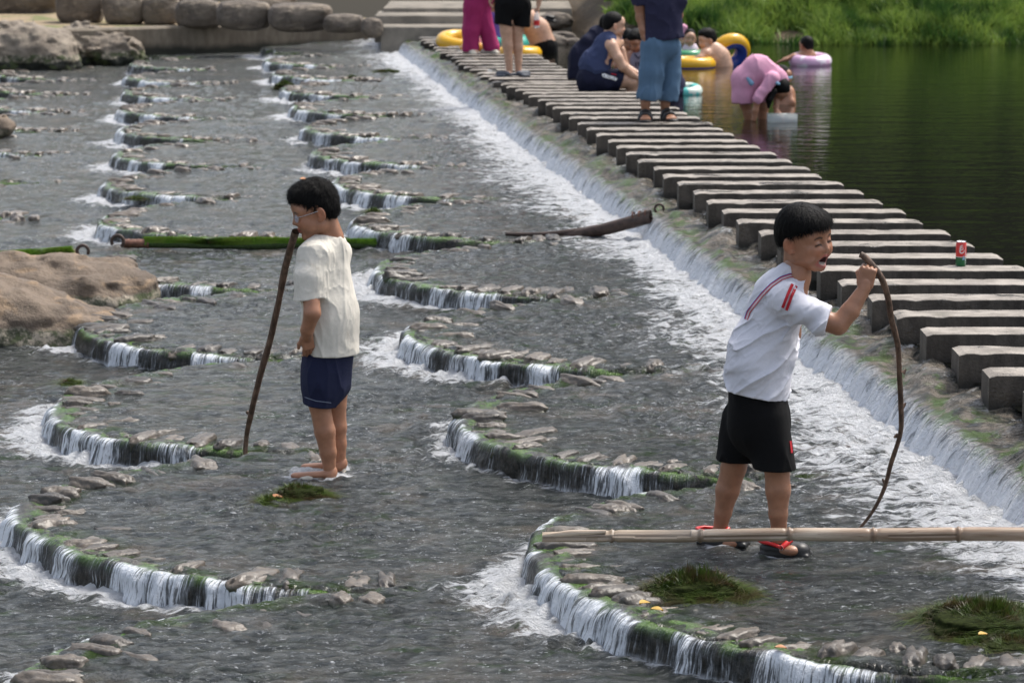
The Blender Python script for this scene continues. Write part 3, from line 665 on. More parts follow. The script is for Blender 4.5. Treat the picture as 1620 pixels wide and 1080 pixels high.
def blade_mesh(name, args, mat):
    V, qd, rd, tt_ = args; tri = [tuple(x[:3]) for x in qd[-1]]; fs = [tuple(x) for a in qd[:-1] for x in a]+tri
    me = bpy.data.meshes.new(name); n4 = sum(len(a) for a in qd[:-1]); q4 = np.concatenate(qd[:-1]); q3 = qd[-1][:, :3]
    me.vertices.add(len(V)); me.vertices.foreach_set("co", V.astype(np.float32).ravel())
    li = np.concatenate([q4.ravel(), q3.ravel()]).astype(np.int32); me.loops.add(len(li)); me.loops.foreach_set("vertex_index", li)
    ls = np.concatenate([np.arange(len(q4))*4, len(q4)*4+np.arange(len(q3))*3]).astype(np.int32); me.polygons.add(len(ls)); me.polygons.foreach_set("loop_start", ls)
    me.polygons.foreach_set("loop_total", np.concatenate([np.full(len(q4), 4), np.full(len(q3), 3)]).astype(np.int32)); me.update(calc_edges=True)
    for nm, av in (('rnd', rd), ('hgt', tt_)):
        a = me.attributes.new(nm, 'FLOAT', 'POINT'); a.data.foreach_set("value", av.astype(np.float32))
    me.materials.append(mat); o = bpy.data.objects.new(name, me); COL.objects.link(o); return o
def leaf_mat(name, c1, c2, c3, r=.5, patch=.6):
    m = M(name); rd = m.attr('rnd'); hg = m.attr('hgt'); pos = m.geo()
    c = m.mix(rd, c1, c2); c = m.mix(m.ramp(m.noise(pos, patch, 4, .6), .42, .62), c, c3)
    m.set(c=c, r=r); m.b.inputs['Specular IOR Level'].default_value = .25
    tl = m.n("BsdfTranslucent"); m.l(c, tl.inputs[0]); mx = m.n("MixShader"); mx.inputs[0].default_value = .3; m.l(m.b.outputs[0], mx.inputs[1]); m.l(tl.outputs[0], mx.inputs[2]); m.l(mx.outputs[0], m.out.inputs[0]); return m.m
MG = leaf_mat("bank_grass", (.30, .40, .08), (.14, .24, .045), (.04, .10, .02), .5, 1.6)
n = 120000; gxx = 1.3+rng.rand(n)*9.5; gyy = 42.6+rng.rand(n)**1.2*6.0; cl = fbm(gxx*1.6, gyy*1.3, seed=70, o=3)
edge = 42.75+.3*vn(gxx*.7, 0*gxx, seed=5); dens = (cl > -.28) & (gyy > edge-.05) & ((gyy > edge+.4) | (rng.rand(n) > .45)) & ((gxx > 2.6) | (gyy > edge+.35+.6*(2.6-gxx)))
gxx, gyy, cl = gxx[dens], gyy[dens], cl[dens]; gz = bank_z(gxx, gyy)
hh_ = (.12+.34*np.clip(cl+.45, 0, 1))*(.6+.7*rng.rand(len(gxx)))*np.where(vn(gxx*.9, gyy*.9, seed=71) > .2, 1.3, .8)
o = blade_mesh("bank_grass", blades(len(gxx), gxx, gyy, gz, hh_,   .02+.02*rng.rand(len(gxx)), 5, .5), MG); tag(o, "bright green grass growing along the far bank of the pool", "grass", None, "stuff")
n = 26000; gxx = 10.8+rng.rand(n)*16; gyy = 42.9+rng.rand(n)*5
o = blade_mesh("bank_grass", blades(n, gxx, gyy, bank_z(gxx, gyy), .3+.2*rng.rand(n), .04+0*gxx, 6, .5), MG); tag(o, "green grass on the far bank beyond the right edge", "grass", None, "stuff")
# wooded hillside behind the bank (what the dark pool mirrors)
m = M("dark_woods"); pos = m.geo(); a = m.noise(pos, .9, 6, .7); b = m.noise(pos, 4.5, 5, .75)
m.set(c=m.mix(m.ramp(b, .45, .75), m.mix(m.ramp(a, .4, .65), (.002, .004, .002), (.004, .006, .003)), (.014, .015, .005)), r=.9, spec=.1)
hx, hz = np.meshgrid(np.linspace(.3, 70, 260), np.linspace(0, 1, 60), indexing='ij')
hy = 50+hz*24+1.6*fbm(hx*.35, hz*4, seed=95, o=5, g=.6)+.5*hz*0; hzz = .3+hz*34*(.85+.5*0+.4*vn(hx*.12, 0*hx, seed=97))*sst(-3, 2.5, hx)
id_ = np.arange(hx.size).reshape(hx.shape)
mesh_np("wooded_hillside", np.stack([hx, hy, hzz], -1).reshape(-1, 3), np.stack([id_[:-1, :-1], id_[1:, :-1], id_[1:, 1:], id_[:-1, 1:]], -1).reshape(-1, 4), m.m)['kind'] = 'structure'
# mud rocks at the corner of the bank
for i, (px, py, s_) in enumerate([(872, 66, .22), (890, 60, .2), (905, 66, .12), (880, 50, .25), (1330, 62, .2)]):
    g_ = np.array(G(px, py+6, .22)); v, f = blob_mesh(12, 430+i, s_, s_*.7, s_*.5, .25, 2)
    o = mesh_np("rock", v, f, MR3); o.location = (g_[0], g_[1]+.2, .25 if i != 3 else .42)
    tag(o, ["tan rock at the muddy corner of the bank beside the bending man", "rounded rock on the muddy bank corner, behind the waterline", "small rock at the muddy waterline, nearest the seated men", "rock high on the muddy bank with a dark slipper lying on it", "pale rock at the waterline below the grass, near the pink swim ring"][i], "rock")

# ================================================================ weeds, sticks, pole, beams, leaves, can
MWEED = leaf_mat("water_weed", (.13, .19, .03), (.035, .065, .012), (.075, .055, .025), .4, 12)
def weed(px, py, z, w_, h_, n, seed, label, dpt=None, bw=.005):
    n = int(n*1.5)
    c = np.array(G(px, py, z)); r = np.random.RandomState(seed); dpt = dpt or w_*.7
    a = r.rand(n)*2*np.pi; q_ = np.sqrt(r.rand(n)); x = q_*np.cos(a)*w_/2; y = q_*np.sin(a)*dpt/2
    lump = np.clip(.65+.6*fbm(x*9/w_*.3+seed, y*9, seed=seed, o=3), .15, 1.2); top = h_*.72*(1-q_**2.0)*lump
    x = x*(1+.25*vn(np.cos(a)*2+seed, np.sin(a)*2, seed=seed)); az = r.rand(n)*2*np.pi
    V, qd, rd, tt_ = blades(n, x, y, top*r.rand(n)**.6-.01, (.018+.034*r.rand(n)**1.5)*max(.6, w_*2)**.4, bw*(.5+.8*r.rand(n)), seed, 2.3, 5)
    o = blade_mesh("weed_clump", (V, qd, rd, tt_), MWEED); o.location = c
    # low soaked core so the clump is not hollow
    v, f = blob_mesh(14, seed, w_*.40, dpt*.38, h_*.42, .3, 2.5)
    oc = mesh_np("root_mat", v, f, simple("soaked_root_mat", (.02, .026, .008), .95, .5, 60, spec=.05), o)
    return tag(o, label, "weed clump")
weed(1102, 938, 0, .38, .13, 6500, 1, "dense clump of dark water weed below the shouting boy, near the two yellow leaves", .32)
weed(1560, 990, 0, .52, .15, 9000, 2, "largest heap of dark water weed, at the right edge of the foreground", .55)
weed(1600, 1020, 0, .30, .05, 2600, 12, "lower trailing heap of green weed in front of the largest one at the right edge", .3)
weed(478, 783, -.12, .26, .095, 3500, 3, "green weed clump right in front of the feet of the boy in cream", .2)
weed(425, 793, -.12, .12, .02, 900, 13, "thin trailing scrap of weed left of the clump at the boy's feet", .2)
weed(449, 139, -.1, .32, .14, 1500, 4, "yellow-green weed tuft in the distance, left of the far pair of weed mounds", .3, .012)
weed(557, 124, 0, .22, .07, 900, 5, "left one of two small mossy mounds near the far end of the main fall", .3, .012)
weed(612, 115, 0, .42, .08, 1500, 6, "mossy mound nearest to the far end of the white fall", .35, .012)
weed(590, 335, 0, .12, .04, 700, 7, "small green tuft on the tip of a weir scale behind the boy in cream", .15, .008)
weed(215, 314, -.15, .18, .03, 600, 8, "flat green tuft on the left weir scale above the long turf-covered beam", .15, .008)
weed(112, 605, -.15, .13, .025, 700, 9, "thin green weed patch on the back rim of the left scale", .12)
def tube(pts, radii, nseg=12, seed=0, rough=0.0, caps=True, dens=None):
    pts = np.array(pts, float); radii = np.array(radii, float)
    if dens:
        L = np.concatenate([[0], np.cumsum(np.linalg.norm(np.diff(pts, axis=0), axis=1))]); t = np.linspace(0, L[-1], dens)
        # Catmull-Rom through the points
        def cr(tq):
            i_ = np.clip(np.searchsorted(L, tq, side='right')-1, 0, len(L)-2); u_ = ((tq-L[i_])/(L[i_+1]-L[i_]))[:, None]
            p0 = pts[np.maximum(i_-1, 0)]; p1 = pts[i_]; p2 = pts[i_+1]; p3 = pts[np.minimum(i_+2, len(pts)-1)]
            return .5*(2*p1+(p2-p0)*u_+(2*p0-5*p1+4*p2-p3)*u_**2+(3*p1-p0-3*p2+p3)*u_**3)
        radii = np.interp(t, L, radii); pts = cr(t)
    n = len(pts); tg = np.gradient(pts, axis=0); tg /= np.linalg.norm(tg, axis=1, keepdims=True)
    ref = np.array((0, 0, 1.)) if abs(tg[0][2]) < .9 else np.array((0, 1., 0)); V = []
    a = np.linspace(0, 2*np.pi, nseg, endpoint=False)
    for i_ in range(n):
        s_ = np.cross(tg[i_], ref); s_ /= np.linalg.norm(s_); ref = np.cross(s_, tg[i_])
        rr = radii[i_]*(1+rough*fbm(i_*.15+np.cos(a)*1.2, np.sin(a)*1.2+seed, seed=seed, o=3)) if rough else radii[i_]*np.ones(nseg)
        V.append(pts[i_]+rr[:, None]*(np.cos(a)[:, None]*s_+np.sin(a)[:, None]*ref))
    V = np.concatenate(V); id_ = np.arange(n*nseg).reshape(n, nseg); nx = np.roll(id_, -1, 1)
    f = np.stack([id_[:-1], nx[:-1], nx[1:], id_[1:]], -1).reshape(-1, 4)
    if caps:
        V = np.concatenate([V, pts[:1], pts[-1:]]); c0, c1_ = n*nseg, n*nseg+1
        f = np.concatenate([f, np.stack([nx[0], id_[0], np.full(nseg, c0), np.full(nseg, c0)], 1), np.stack([id_[-1], nx[-1], np.full(nseg, c1_), np.full(nseg, c1_)], 1)])
    return V, f
def clean(o): o.data.validate(); return o
m = M("brown_bark"); o_ = m.obj(); m.set(c=m.mix(m.ramp(m.noise(m.mapp(o_, (1, 1, .3)), 45, 5, .7), .35, .7), (.05, .028, .017), (.19, .115, .075)), r=.6, n=m.bump(m.noise(m.mapp(o_, (1, 1, .3)), 90, 4), .8, .004)); MBARK = m.m
def stick(name, pix, Y, rads, knots, label, seed, Ys=None):
    pts = [P(px, py, (Ys[i_] if Ys else Y)) for i_, (px, py) in enumerate(pix)]
    root_ = pts[-1]; dens = 90; v, f = tube(pts, rads, 12, seed, .22, True, dens)
    parts = [(v, f)]
    for (px, py, dx, r_) in knots:
        Yk = Y; a_ = P(px, py, Yk); b_ = P(px+dx, py-2, Yk); parts.append(tube([a_, (a_+b_)/2+np.array((0, 0, .002)), b_], [r_, r_*.8, r_*.5], 8, seed))
    v, f = merge(parts); o = mesh_np(name, v-root_, f, MBARK); o.location = root_; clean(o); return tag(o, label, "stick")
YA = 13.86; YBk = 11.47
# ---- bamboo pole
m = M("dry_bamboo"); o_ = m.obj(); an = m.attr('node_and_shade')  # dark joint rings, plus shade painted inside the splits
c = m.mix(m.ramp(m.noise(m.mapp(o_, (1.5, 30, 30)), 1, 6, .7), .3, .7), (.27, .19, .125), (.72, .61, .48)); c = m.mix(m.ramp(m.noise(m.mapp(o_, (6, 60, 60)), 1, 4, .7), .6, .72), c, (.11, .07, .045)); c = m.mix(m.math('MULTIPLY', an, .7), c, (.10, .07, .045))
c = m.mix(m.ramp(m.noise(m.mapp(o_, (.9, 4, 4)), 1, 3), .5, .62, 0, .55), c, (.20, .115, .065))
m.set(c=c, r=.38, n=m.bump(m.noise(m.mapp(o_, (4, 140, 140)), 1, 3), .5, .002)); MBAM = m.m
def bamboo():
    A = P(858, 849, 11.22); B = P(1790, 849, 11.10); L = np.linalg.norm(B-A); d = (B-A)/L; up = np.array((0, 0, 1.)); sd_ = np.cross(d, up)
    nodes = [P(px, 850, 11.2)[0]-A[0] for px in (968, 1108, 1248, 1380, 1513, 1650, 1780)]; n = 700; ns = 40
    t = np.linspace(0, L, n); V = []; nd = []
    for k_, s_ in enumerate(t):
        dn = min(abs(s_-q_) for q_ in nodes); r_ = .0222*(1-.0*s_)+.0032*math.exp(-(dn/.006)**2)-.0022*math.exp(-((dn-.013)/.008)**2)+(.004*s_/L)
        r_ *= 1-.18*max(0, 1-s_/.25)
        bend = .010*math.sin(s_*1.1)+.0015*math.sin(s_*9)
        ang = np.linspace(0, 2*np.pi, ns, endpoint=False)
        # splintered open end: the upper front half is missing up to ~0.33 m, then a slot to the third joint
        rr = np.full(ns, r_); hollow_shade = np.zeros(ns)  # shade within the hollows is put in as dark colour
        if s_ < nodes[1]-.035:
            aa = (ang+1) % (2*np.pi)-1; jag = .12*vn(s_*22, 0, seed=3); op = (aa > (-.05 if s_ > nodes[0] else -.55)+jag) & (aa < 1.9); rr = np.where(op, r_*(.50 if s_ > nodes[0]+.01 else .35), rr); hollow_shade = np.where(op, 1.0, hollow_shade)
        if nodes[1]+.01 < s_ < nodes[2]-.008:
            aa = (ang+1) % (2*np.pi)-1; op = (aa > -.30) & (aa < .02); rr = np.where(op, r_*.72, rr); hollow_shade = np.where(op, .9, hollow_shade)
        if nodes[3]+.05 < s_ < nodes[4]-.008:
            aa = (ang+1) % (2*np.pi)-1; op = (aa > -.12) & (aa < .12); rr = np.where(op, r_*.72, rr); hollow_shade = np.where(op, .9, hollow_shade)
        V.append(A+d*s_+up*bend+rr[:, None]*(np.cos(ang)[:, None]*sd_*1.0+np.sin(ang)[:, None]*up)); nd.append(np.maximum(hollow_shade, math.exp(-(dn/.005)**2)+.7*math.exp(-((dn-.008)/.004)**2)))
    V = np.concatenate(V); id_ = np.arange(n*ns).reshape(n, ns); nx = np.roll(id_, -1, 1); f = np.stack([id_[:-1], id_[1:], nx[1:], nx[:-1]], -1).reshape(-1, 4)
    V = np.concatenate([V, A[None]+d*.004, B[None]]); nd = np.concatenate(nd+[[1.], [1.]]); f = np.concatenate([f, np.stack([id_[0], nx[0], np.full(ns, n*ns), np.full(ns, n*ns)], 1), np.stack([nx[-1], id_[-1], np.full(ns, n*ns+1), np.full(ns, n*ns+1)], 1)])
    o = mesh_np("bamboo_pole", V-A, f, MBAM, attrs={'node_and_shade': nd}); o.location = A; clean(o); tag(o, "long dry split bamboo pole lying across the right foreground", "bamboo pole")
    v, f = tube([A+d*.0+up*.004-sd_*.0, A+d*.10+up*.014, A+d*.23+up*.020], [.006, .011, .006], 7, 1, .3); sp = mesh_np("splinter", v-A, f, MBAM, o); clean(sp)
bamboo()
# ---- turf-covered beams with hook ends
MTURF = leaf_mat("bright_algae", (.16, .30, .03), (.08, .18, .02), (.17, .26, .04), .6, 8)
MRUST = simple("rusty_metal", (.14, .062, .04), .7, .5, 25, .006, 60); MDARKR = simple("dark_rust", (.05, .03, .022), .6, .4, 30, .004, 60)
def hook(px, py, Y, rad, root, flip=1):
    c = P(px, py, Y); a = np.linspace(math.radians(-55), math.radians(215), 22); pts = [c+np.array((flip*math.cos(t)*rad, -.0, math.sin(t)*rad)) for t in a]
    v, f = tube(pts, [.3*rad]*22, 8, 2, .1); o = mesh_np("hook", rel(v, root), f, MDARKR, root); clean(o)
def beam(name, a, b, rad, zc, label, rust_len, seed, turf=True, hookc=None, flip=1):
    A = np.array(a); B = np.array(b); root = empty(name, tuple(A), label, "beam"); L = np.linalg.norm(B-A); d = (B-A)/L
    pts = [A+(B-A)*t+np.array((0, 0, 0 if turf else -.05*math.sin(math.pi*t))) for t in np.linspace(0, 1, 40)]; v, f = tube(pts, [rad]*40 if turf else list(np.linspace(rad, rad*.45, 40)), 16, seed, .06 if turf else .3); clean(mesh_np("beam_core", rel(v, root), f, MRUST if turf else MDARKR, root))
    for k_ in range(3):
        s_ = .03+k_*rust_len*.45; v, f = tube([A+d*s_, A+d*(s_+.012)], [rad*1.12]*2, 16); clean(mesh_np("band", rel(v, root), f, MRUST, root))
    if turf:
        n = 17000; r = np.random.RandomState(seed); t = rust_len/L+(1-rust_len/L)*r.rand(n); ang = math.pi*(r.rand(n)*1.35-.1); e = np.cross(d, (0, 0, 1.)); e /= np.linalg.norm(e)
        rr = rad*1.02; V = A+(B-A)*t[:, None]+rr*(np.cos(ang)[:, None]*e+np.sin(ang)[:, None]*np.array((0, 0, 1.)))
        V[:, 2] -= .012*np.clip(fbm(t*9, ang, seed=seed, o=2), 0, 1)
        g = blade_mesh("algae_turf", blades(n, V[:, 0], V[:, 1], V[:, 2], .016+.022*r.rand(n), .006+0*t, seed, 1.0, 2), MTURF); g.data.transform(Matrix.Translation(-Vector(root.location))); g.parent = root; g['kind'] = 'stuff'
        core = tube([A+d*rust_len, A+d*(rust_len+.02)]+[A+(B-A)*t_ for t_ in np.linspace((rust_len+.05)/L, 1, 30)], [rad]+[rad*1.1]*31, 16, seed+1, .3)
        clean(mesh_np("moss_sleeve", rel(core[0], root), core[1], simple("moss_sleeve_green", (.03, .055, .01), .9, .5, 60, .01, 90), root))
    if hookc: hook(*hookc, root, flip)
    return root
beam("mossy_beam", (*G(196, 402, -.15)[:2], -.075), (*G(600, 400, -.15)[:2], -.095), .032, 0, "long rusty beam thickly covered in bright green algae, hook at its left end, behind the boy in cream", .15, 31, True, (186, 382, 22.0, .042), 1)
beam("mossy_beam", (*G(122, 428, -.15)[:2], -.055), (*G(-60, 440, -.15)[:2], -.06), .052, 0, "thicker algae-covered beam running off the left edge, hook at its right end above the boulder", .04, 37, True, (131, 397, 21.0, .038), -1)
pa, pb = P(1030, 338, 21.6), np.array((*G(800, 373, 0)[:2], .012))
rb = beam("broken_beam", tuple(pa), tuple(pb), .028, 0, "dark broken beam with a hooked end lying across the main fall", .1, 43, False, (1043, 330, 21.6, .030), -1)
v, f = tube([pa+(pb-pa)*t-np.array((0, 0, .025+.045*math.sin(math.pi*t))) for t in np.linspace(0.0, .62, 20)], [.04]*16+[.03, .025, .02, .012], 10, 8, .4); clean(mesh_np("rotten_underside", rel(v, rb), f, MDARKR, rb))
# ---- leaves
MLY = simple("yellow_leaf", (.50, .30, .03), .5); MLO = simple("orange_leaf", (.42, .17, .06), .5)
def leaf(px, py, z, s_, mat, label, pos=None, yaw=0.0, tilt=0.1):
    c = pos if pos is not None else np.array(G(px, py, z))+(0, 0, .006); t = np.linspace(0, 1, 9); wdt = np.sin(t*math.pi)**.8*.36*s_; V = []
    for sg in (-1, 0, 1):
        for i_ in range(9): V.append((t[i_]*s_-s_/2, sg*wdt[i_], .10*s_*abs(sg)+.12*s_*math.sin(t[i_]*3)))
    V = [*V, *[(x, y, z_-.0015) for x, y, z_ in V]]; f = []
    for r_ in range(2):
        for i_ in range(8): f.append((r_*9+i_, r_*9+i_+1, r_*9+i_+10, r_*9+i_+9)); f.append((27+r_*9+i_, 27+r_*9+i_+9, 27+r_*9+i_+10, 27+r_*9+i_+1))
    o = mesh_np("leaf", V, f, mat); o.location = c; o.rotation_euler = (tilt, .1, yaw); return tag(o, label, "leaf")
leaf(1020, 957, 0, .050, MLY, "yellow leaf with a brown spot, left of two lying on a foreground cobble", yaw=.7, pos=np.array(G(1020, 955, .03)))
leaf(1039, 966, 0, .045, MLY, "yellow leaf, right of two lying on a foreground cobble", yaw=-.2, pos=np.array(G(1039, 965, .02)))
leaf(1235, 1026, 0, .04, MLO, "orange leaf on the mossy lip in the bottom foreground", pos=np.array(G(1235, 1025, .02)))
leaf(1555, 1004, 0, .04, MLY, "thin yellow leaf on the weed heap at the right edge", pos=np.array(G(1555, 1004, .06)), yaw=.6)
leaf(437, 790, -.12, .06, MLO, "orange-brown leaf floating beside the weed at the feet of the boy in cream", yaw=.2)
# ---- can
def lathe(prof, n=32):
    prof = np.array(prof); a = np.linspace(0, 2*np.pi, n, endpoint=False); V = np.stack([prof[:, 0][:, None]*np.cos(a), prof[:, 0][:, None]*np.sin(a), np.repeat(prof[:, 1][:, None], n, 1)], -1).reshape(-1, 3)
    id_ = np.arange(len(prof)*n).reshape(len(prof), n); nx = np.roll(id_, -1, 1); return V, np.stack([id_[:-1], nx[:-1], nx[1:], id_[1:]], -1).reshape(-1, 4)
MALU = simple("bare_aluminium", (.7, .7, .72), .3, .05, 20, met=1.0); MRED = simple("can_red", (.62, .035, .03), .3, .06); MGRN = simple("can_green", (.01, .12, .04), .3, .1); MWHT = simple("printed_white", (.8, .8, .78), .4, .05); MLB = simple("printed_pale_blue", (.25, .45, .62), .4, .1)
cp = G(1520, 421, .355); can = empty("drink_can", cp, "red and green drink can standing on a stepping stone", "can")
R_ = .029
def part(nm, vf, mat, par, sm=True): o = mesh_np(nm, vf[0], vf[1], mat, par, smooth=sm); clean(o); return o
part("lower_label", lathe([(.020, .0), (.0235, .001), (R_, .008), (R_, .052)]), MGRN, can)
part("label_band", lathe([(R_+.0002, .052), (R_+.0002, .0545)]), MWHT, can)
part("upper_label", lathe([(R_, .0545), (R_, .122), (.0265, .131), (.0255, .134)]), MRED, can)
part("lid", lathe([(.0255, .134), (.0268, .137), (.026, .139), (.0245, .137), (.0235, .1345), (.0001, .1345)]), MALU, can)
v, f = boxv(-.008, .008, -.012, .006, .135, .1385); part("pull_tab", (v, f), MALU, can, False)
def wrapstroke(pts, wd, zs=1):
    """a printed stroke wrapped round the can wall, facing the camera"""
    pts = np.array(pts, float); t = np.linspace(0, 1, 24); k_ = np.linspace(0, 1, len(pts)); x = np.interp(t, k_, pts[:, 0]); z = np.interp(t, k_, pts[:, 1]); dx, dz = np.gradient(x), np.gradient(z); l_ = np.hypot(dx, dz)+1e-9
    nx_, nz_ = -dz/l_, dx/l_; ww = wd*np.interp(t, [0, .3, .8, 1], [.4, 1, .8, .2]); V = []
    for sg in (-1, 1):
        X2 = x+sg*nx_*ww; Z2 = z+sg*nz_*ww; an_ = X2/R_-math.pi/2; V.append(np.stack([(R_+.0006)*np.cos(an_), (R_+.0006)*np.sin(an_), Z2], 1))
    V = np.concatenate(V); n_ = 24; return V, np.stack([np.arange(n_-1), np.arange(1, n_), np.arange(1, n_)+n_, np.arange(n_-1)+n_], 1)
part("mark", merge([wrapstroke([(-.012, .111), (-.004, .116), (.006, .120)], .0022), wrapstroke([(-.016, .100), (-.004, .104), (.010, .110)], .002), wrapstroke([(-.016, .089), (-.002, .093), (.012, .101)], .002),
      wrapstroke([(-.004, .118), (-.008, .100), (-.011, .084), (-.006, .076), (.004, .076), (.013, .084), (.016, .094)], .0028)]), MWHT, can)
part("side_stripe", wrapstroke([(.024, .01), (.024, .06), (.0245, .12)], .0022), MWHT, can)
part("picture_patch", merge([wrapstroke([(.004, .038), (.012, .046), (.018, .040)], .006), wrapstroke([(.010, .050), (.012, .062)], .003)]), MLB, can)
# ================================================================ people
from mathutils.bvhtree import BVHTree
def skin_mat():
    m = M("skin"); c = m.attr('tint', 'Color'); o = m.obj(); f = m.noise(o, 30, 4); g = m.n("Mix"); g.data_type = 'RGBA'; g.blend_type = 'MULTIPLY'
    g.inputs[0].default_value = 1; m.l(c, g.inputs[6]); m.l(m.mix(m.ramp(f, .3, .7), (.86, .84, .82), (1.08, 1.06, 1.04)), g.inputs[7])
    m.set(c=g.outputs[2], r=.42, n=m.bump(m.noise(o, 260, 3), .3, .002), sss=.06); m.b.inputs['Subsurface Radius'].default_value = (.012, .005, .003); m.b.inputs['Subsurface Scale'].default_value = .6; return m.m
MSKIN = skin_mat()
def hair_mat(name, c, rough=.42):
    m = M(name); o = m.obj(); n_ = m.noise(m.mapp(o, (1, 1, .25)), 160, 4, .7); m.set(c=m.mix(n_, tuple(x*.5 for x in c), tuple(x*1.6 for x in c)), r=rough, spec=.14, n=m.bump(n_, .8, .006)); return m.m
MHAIR = hair_mat("black_hair", (.0045, .004, .0038), .55)
def cloth(name, c, r=.85, bs=.003, weave=700, stain=None):
    m = M(name); o = m.obj(); f = m.noise(o, 7, 4, .6)
    col = m.mix(m.ramp(f, .3, .7), tuple(x*.9 for x in c), tuple(min(.9, x*1.06) for x in c))
    if stain: col = m.mix(m.ramp(m.noise(o, stain[1], 5, .7), .62, .7), col, stain[0])
    m.set(c=col, r=r, n=m.bump(m.math('ADD', m.noise(o, weave, 2), m.math('MULTIPLY', m.noise(o, 28, 4, .6), 2.2)), .5, bs), spec=.2); return m.m
SK_TAN, SK_BR, SK_PALE = (.37, .18, .105), (.345, .17, .10), (.56, .345, .24)
Y0 = 0.0
def Q(px, py, dY=0.0): return P(px, py, Y0+dY)
def Cn(a, b):   # cone from pixel joints (px,py,dY,r)
    return ('c', Q(*a[:3]), Q(*b[:3]), a[3], b[3])
def chain(*j): return [Cn(a, b) for a, b in zip(j[:-1], j[1:])]
def Wn(a, b, e, k): return ('w', Q(*a[:3]), Q(*b[:3]), a[3], b[3], e, k)
def frame(phi, nod=0.0, roll=0.0):
    p_, t_ = math.radians(phi), math.radians(nod); f = np.array((math.cos(p_)*math.cos(t_), math.sin(p_)*math.cos(t_), -math.sin(t_)))
    r = np.cross(f, (0, 0, 1.)); r /= np.linalg.norm(r); u = np.cross(r, f); a = math.radians(roll)
    r2 = r*math.cos(a)+u*math.sin(a); u2 = np.cross(r2, f); return np.stack([r2, f, u2], 1)
def place(v, c, R, s): return np.array(c)+s*(v@R.T)
# ---- head in its own frame: x right, y forward, z up, origin between the ears
def head_prims(mouth='closed', squint=False, fat=0.0):
    p = [('e', (0, -.012, .036), (.073, .090, .080)), ('e', (0, .022, -.022), (.060+fat, .070, .078)), ('k', .02),
         ('c', (0, .068, -.088), (0, .055, -.085), .019, .026), ('c', (-.045, .002, -.055), (.045, .002, -.055), .024, .024),
         ('c', (-.03, .060, -.030), (-.036, .045, -.045), .026+fat, .026), ('c', (.03, .060, -.030), (.036, .045, -.045), .026+fat, .026),
         ('c', (-.040, .062, .024), (.040, .062, .024), .019, .019), ('e', (0, .06, .045), (.05, .035, .04)),
         ('sub', ('e', (-.031, .096, .004), (.018, .015, .012)), .014), ('sub', ('e', (.031, .096, .004), (.018, .015, .012)), .014), ('k', .008),
         ('e', (-.031, .076, .002), (.0155, .013, .012)), ('e', (.031, .076, .002), (.0155, .013, .012)), ('k', .012),
         ('c', (0, .084, .014), (0, .0985, -.020), .0065, .0105), ('k', .007), ('c', (-.010, .090, -.025), (-.013, .084, -.026), .0085, .007), ('c', (.010, .090, -.025), (.013, .084, -.026), .0085, .007)]
    if squint: p += [('k', .012), ('c', (-.045, .068, -.014), (-.022, .080, -.018), .011, .010), ('c', (.045, .068, -.014), (.022, .080, -.018), .011, .010)]
    if mouth == 'closed':
        p += [('k', .006), ('c', (-.018, .078, -.0525), (0, .088, -.050), .004, .0062), ('c', (.018, .078, -.0525), (0, .088, -.050), .004, .0062),
              ('c', (-.015, .078, -.0585), (.0, .086, -.061), .0045, .007), ('c', (.015, .078, -.0585), (0, .086, -.061), .0045, .007)]
    else:
        p += [('k', .006), ('c', (-.027, .072, -.060), (0, .089, -.0440), .0060, .0065), ('c', (.027, .072, -.060), (0, .089, -.0440), .0060, .0065),
              ('c', (-.026, .071, -.064), (0, .080, -.086), .0058, .0080), ('c', (.026, .071, -.064), (0, .080, -.086), .0058, .0080),
              ('sub', ('e', (0, .088, -.0645), (.0225, .032, .0155)), .004)]
    for s_ in (-1, 1):
        R_ = frame(90-s_*20, 0, 0); p += [('k', .006), ('e', (s_*.079, -.012, -.006), (.0075, .019, .030), frame(90+s_*26, 0, 0)), ('c', (s_*.072, .0, -.028), (s_*.076, -.006, -.034), .008, .007),
              ('sub', ('e', (s_*.092, -.004, -.004), (.010, .011, .019)), .006)]
    p += [('k', .03), ('c', (0, -.030, -.03), (0, -.040, -.13), .050, .048)]
    return p
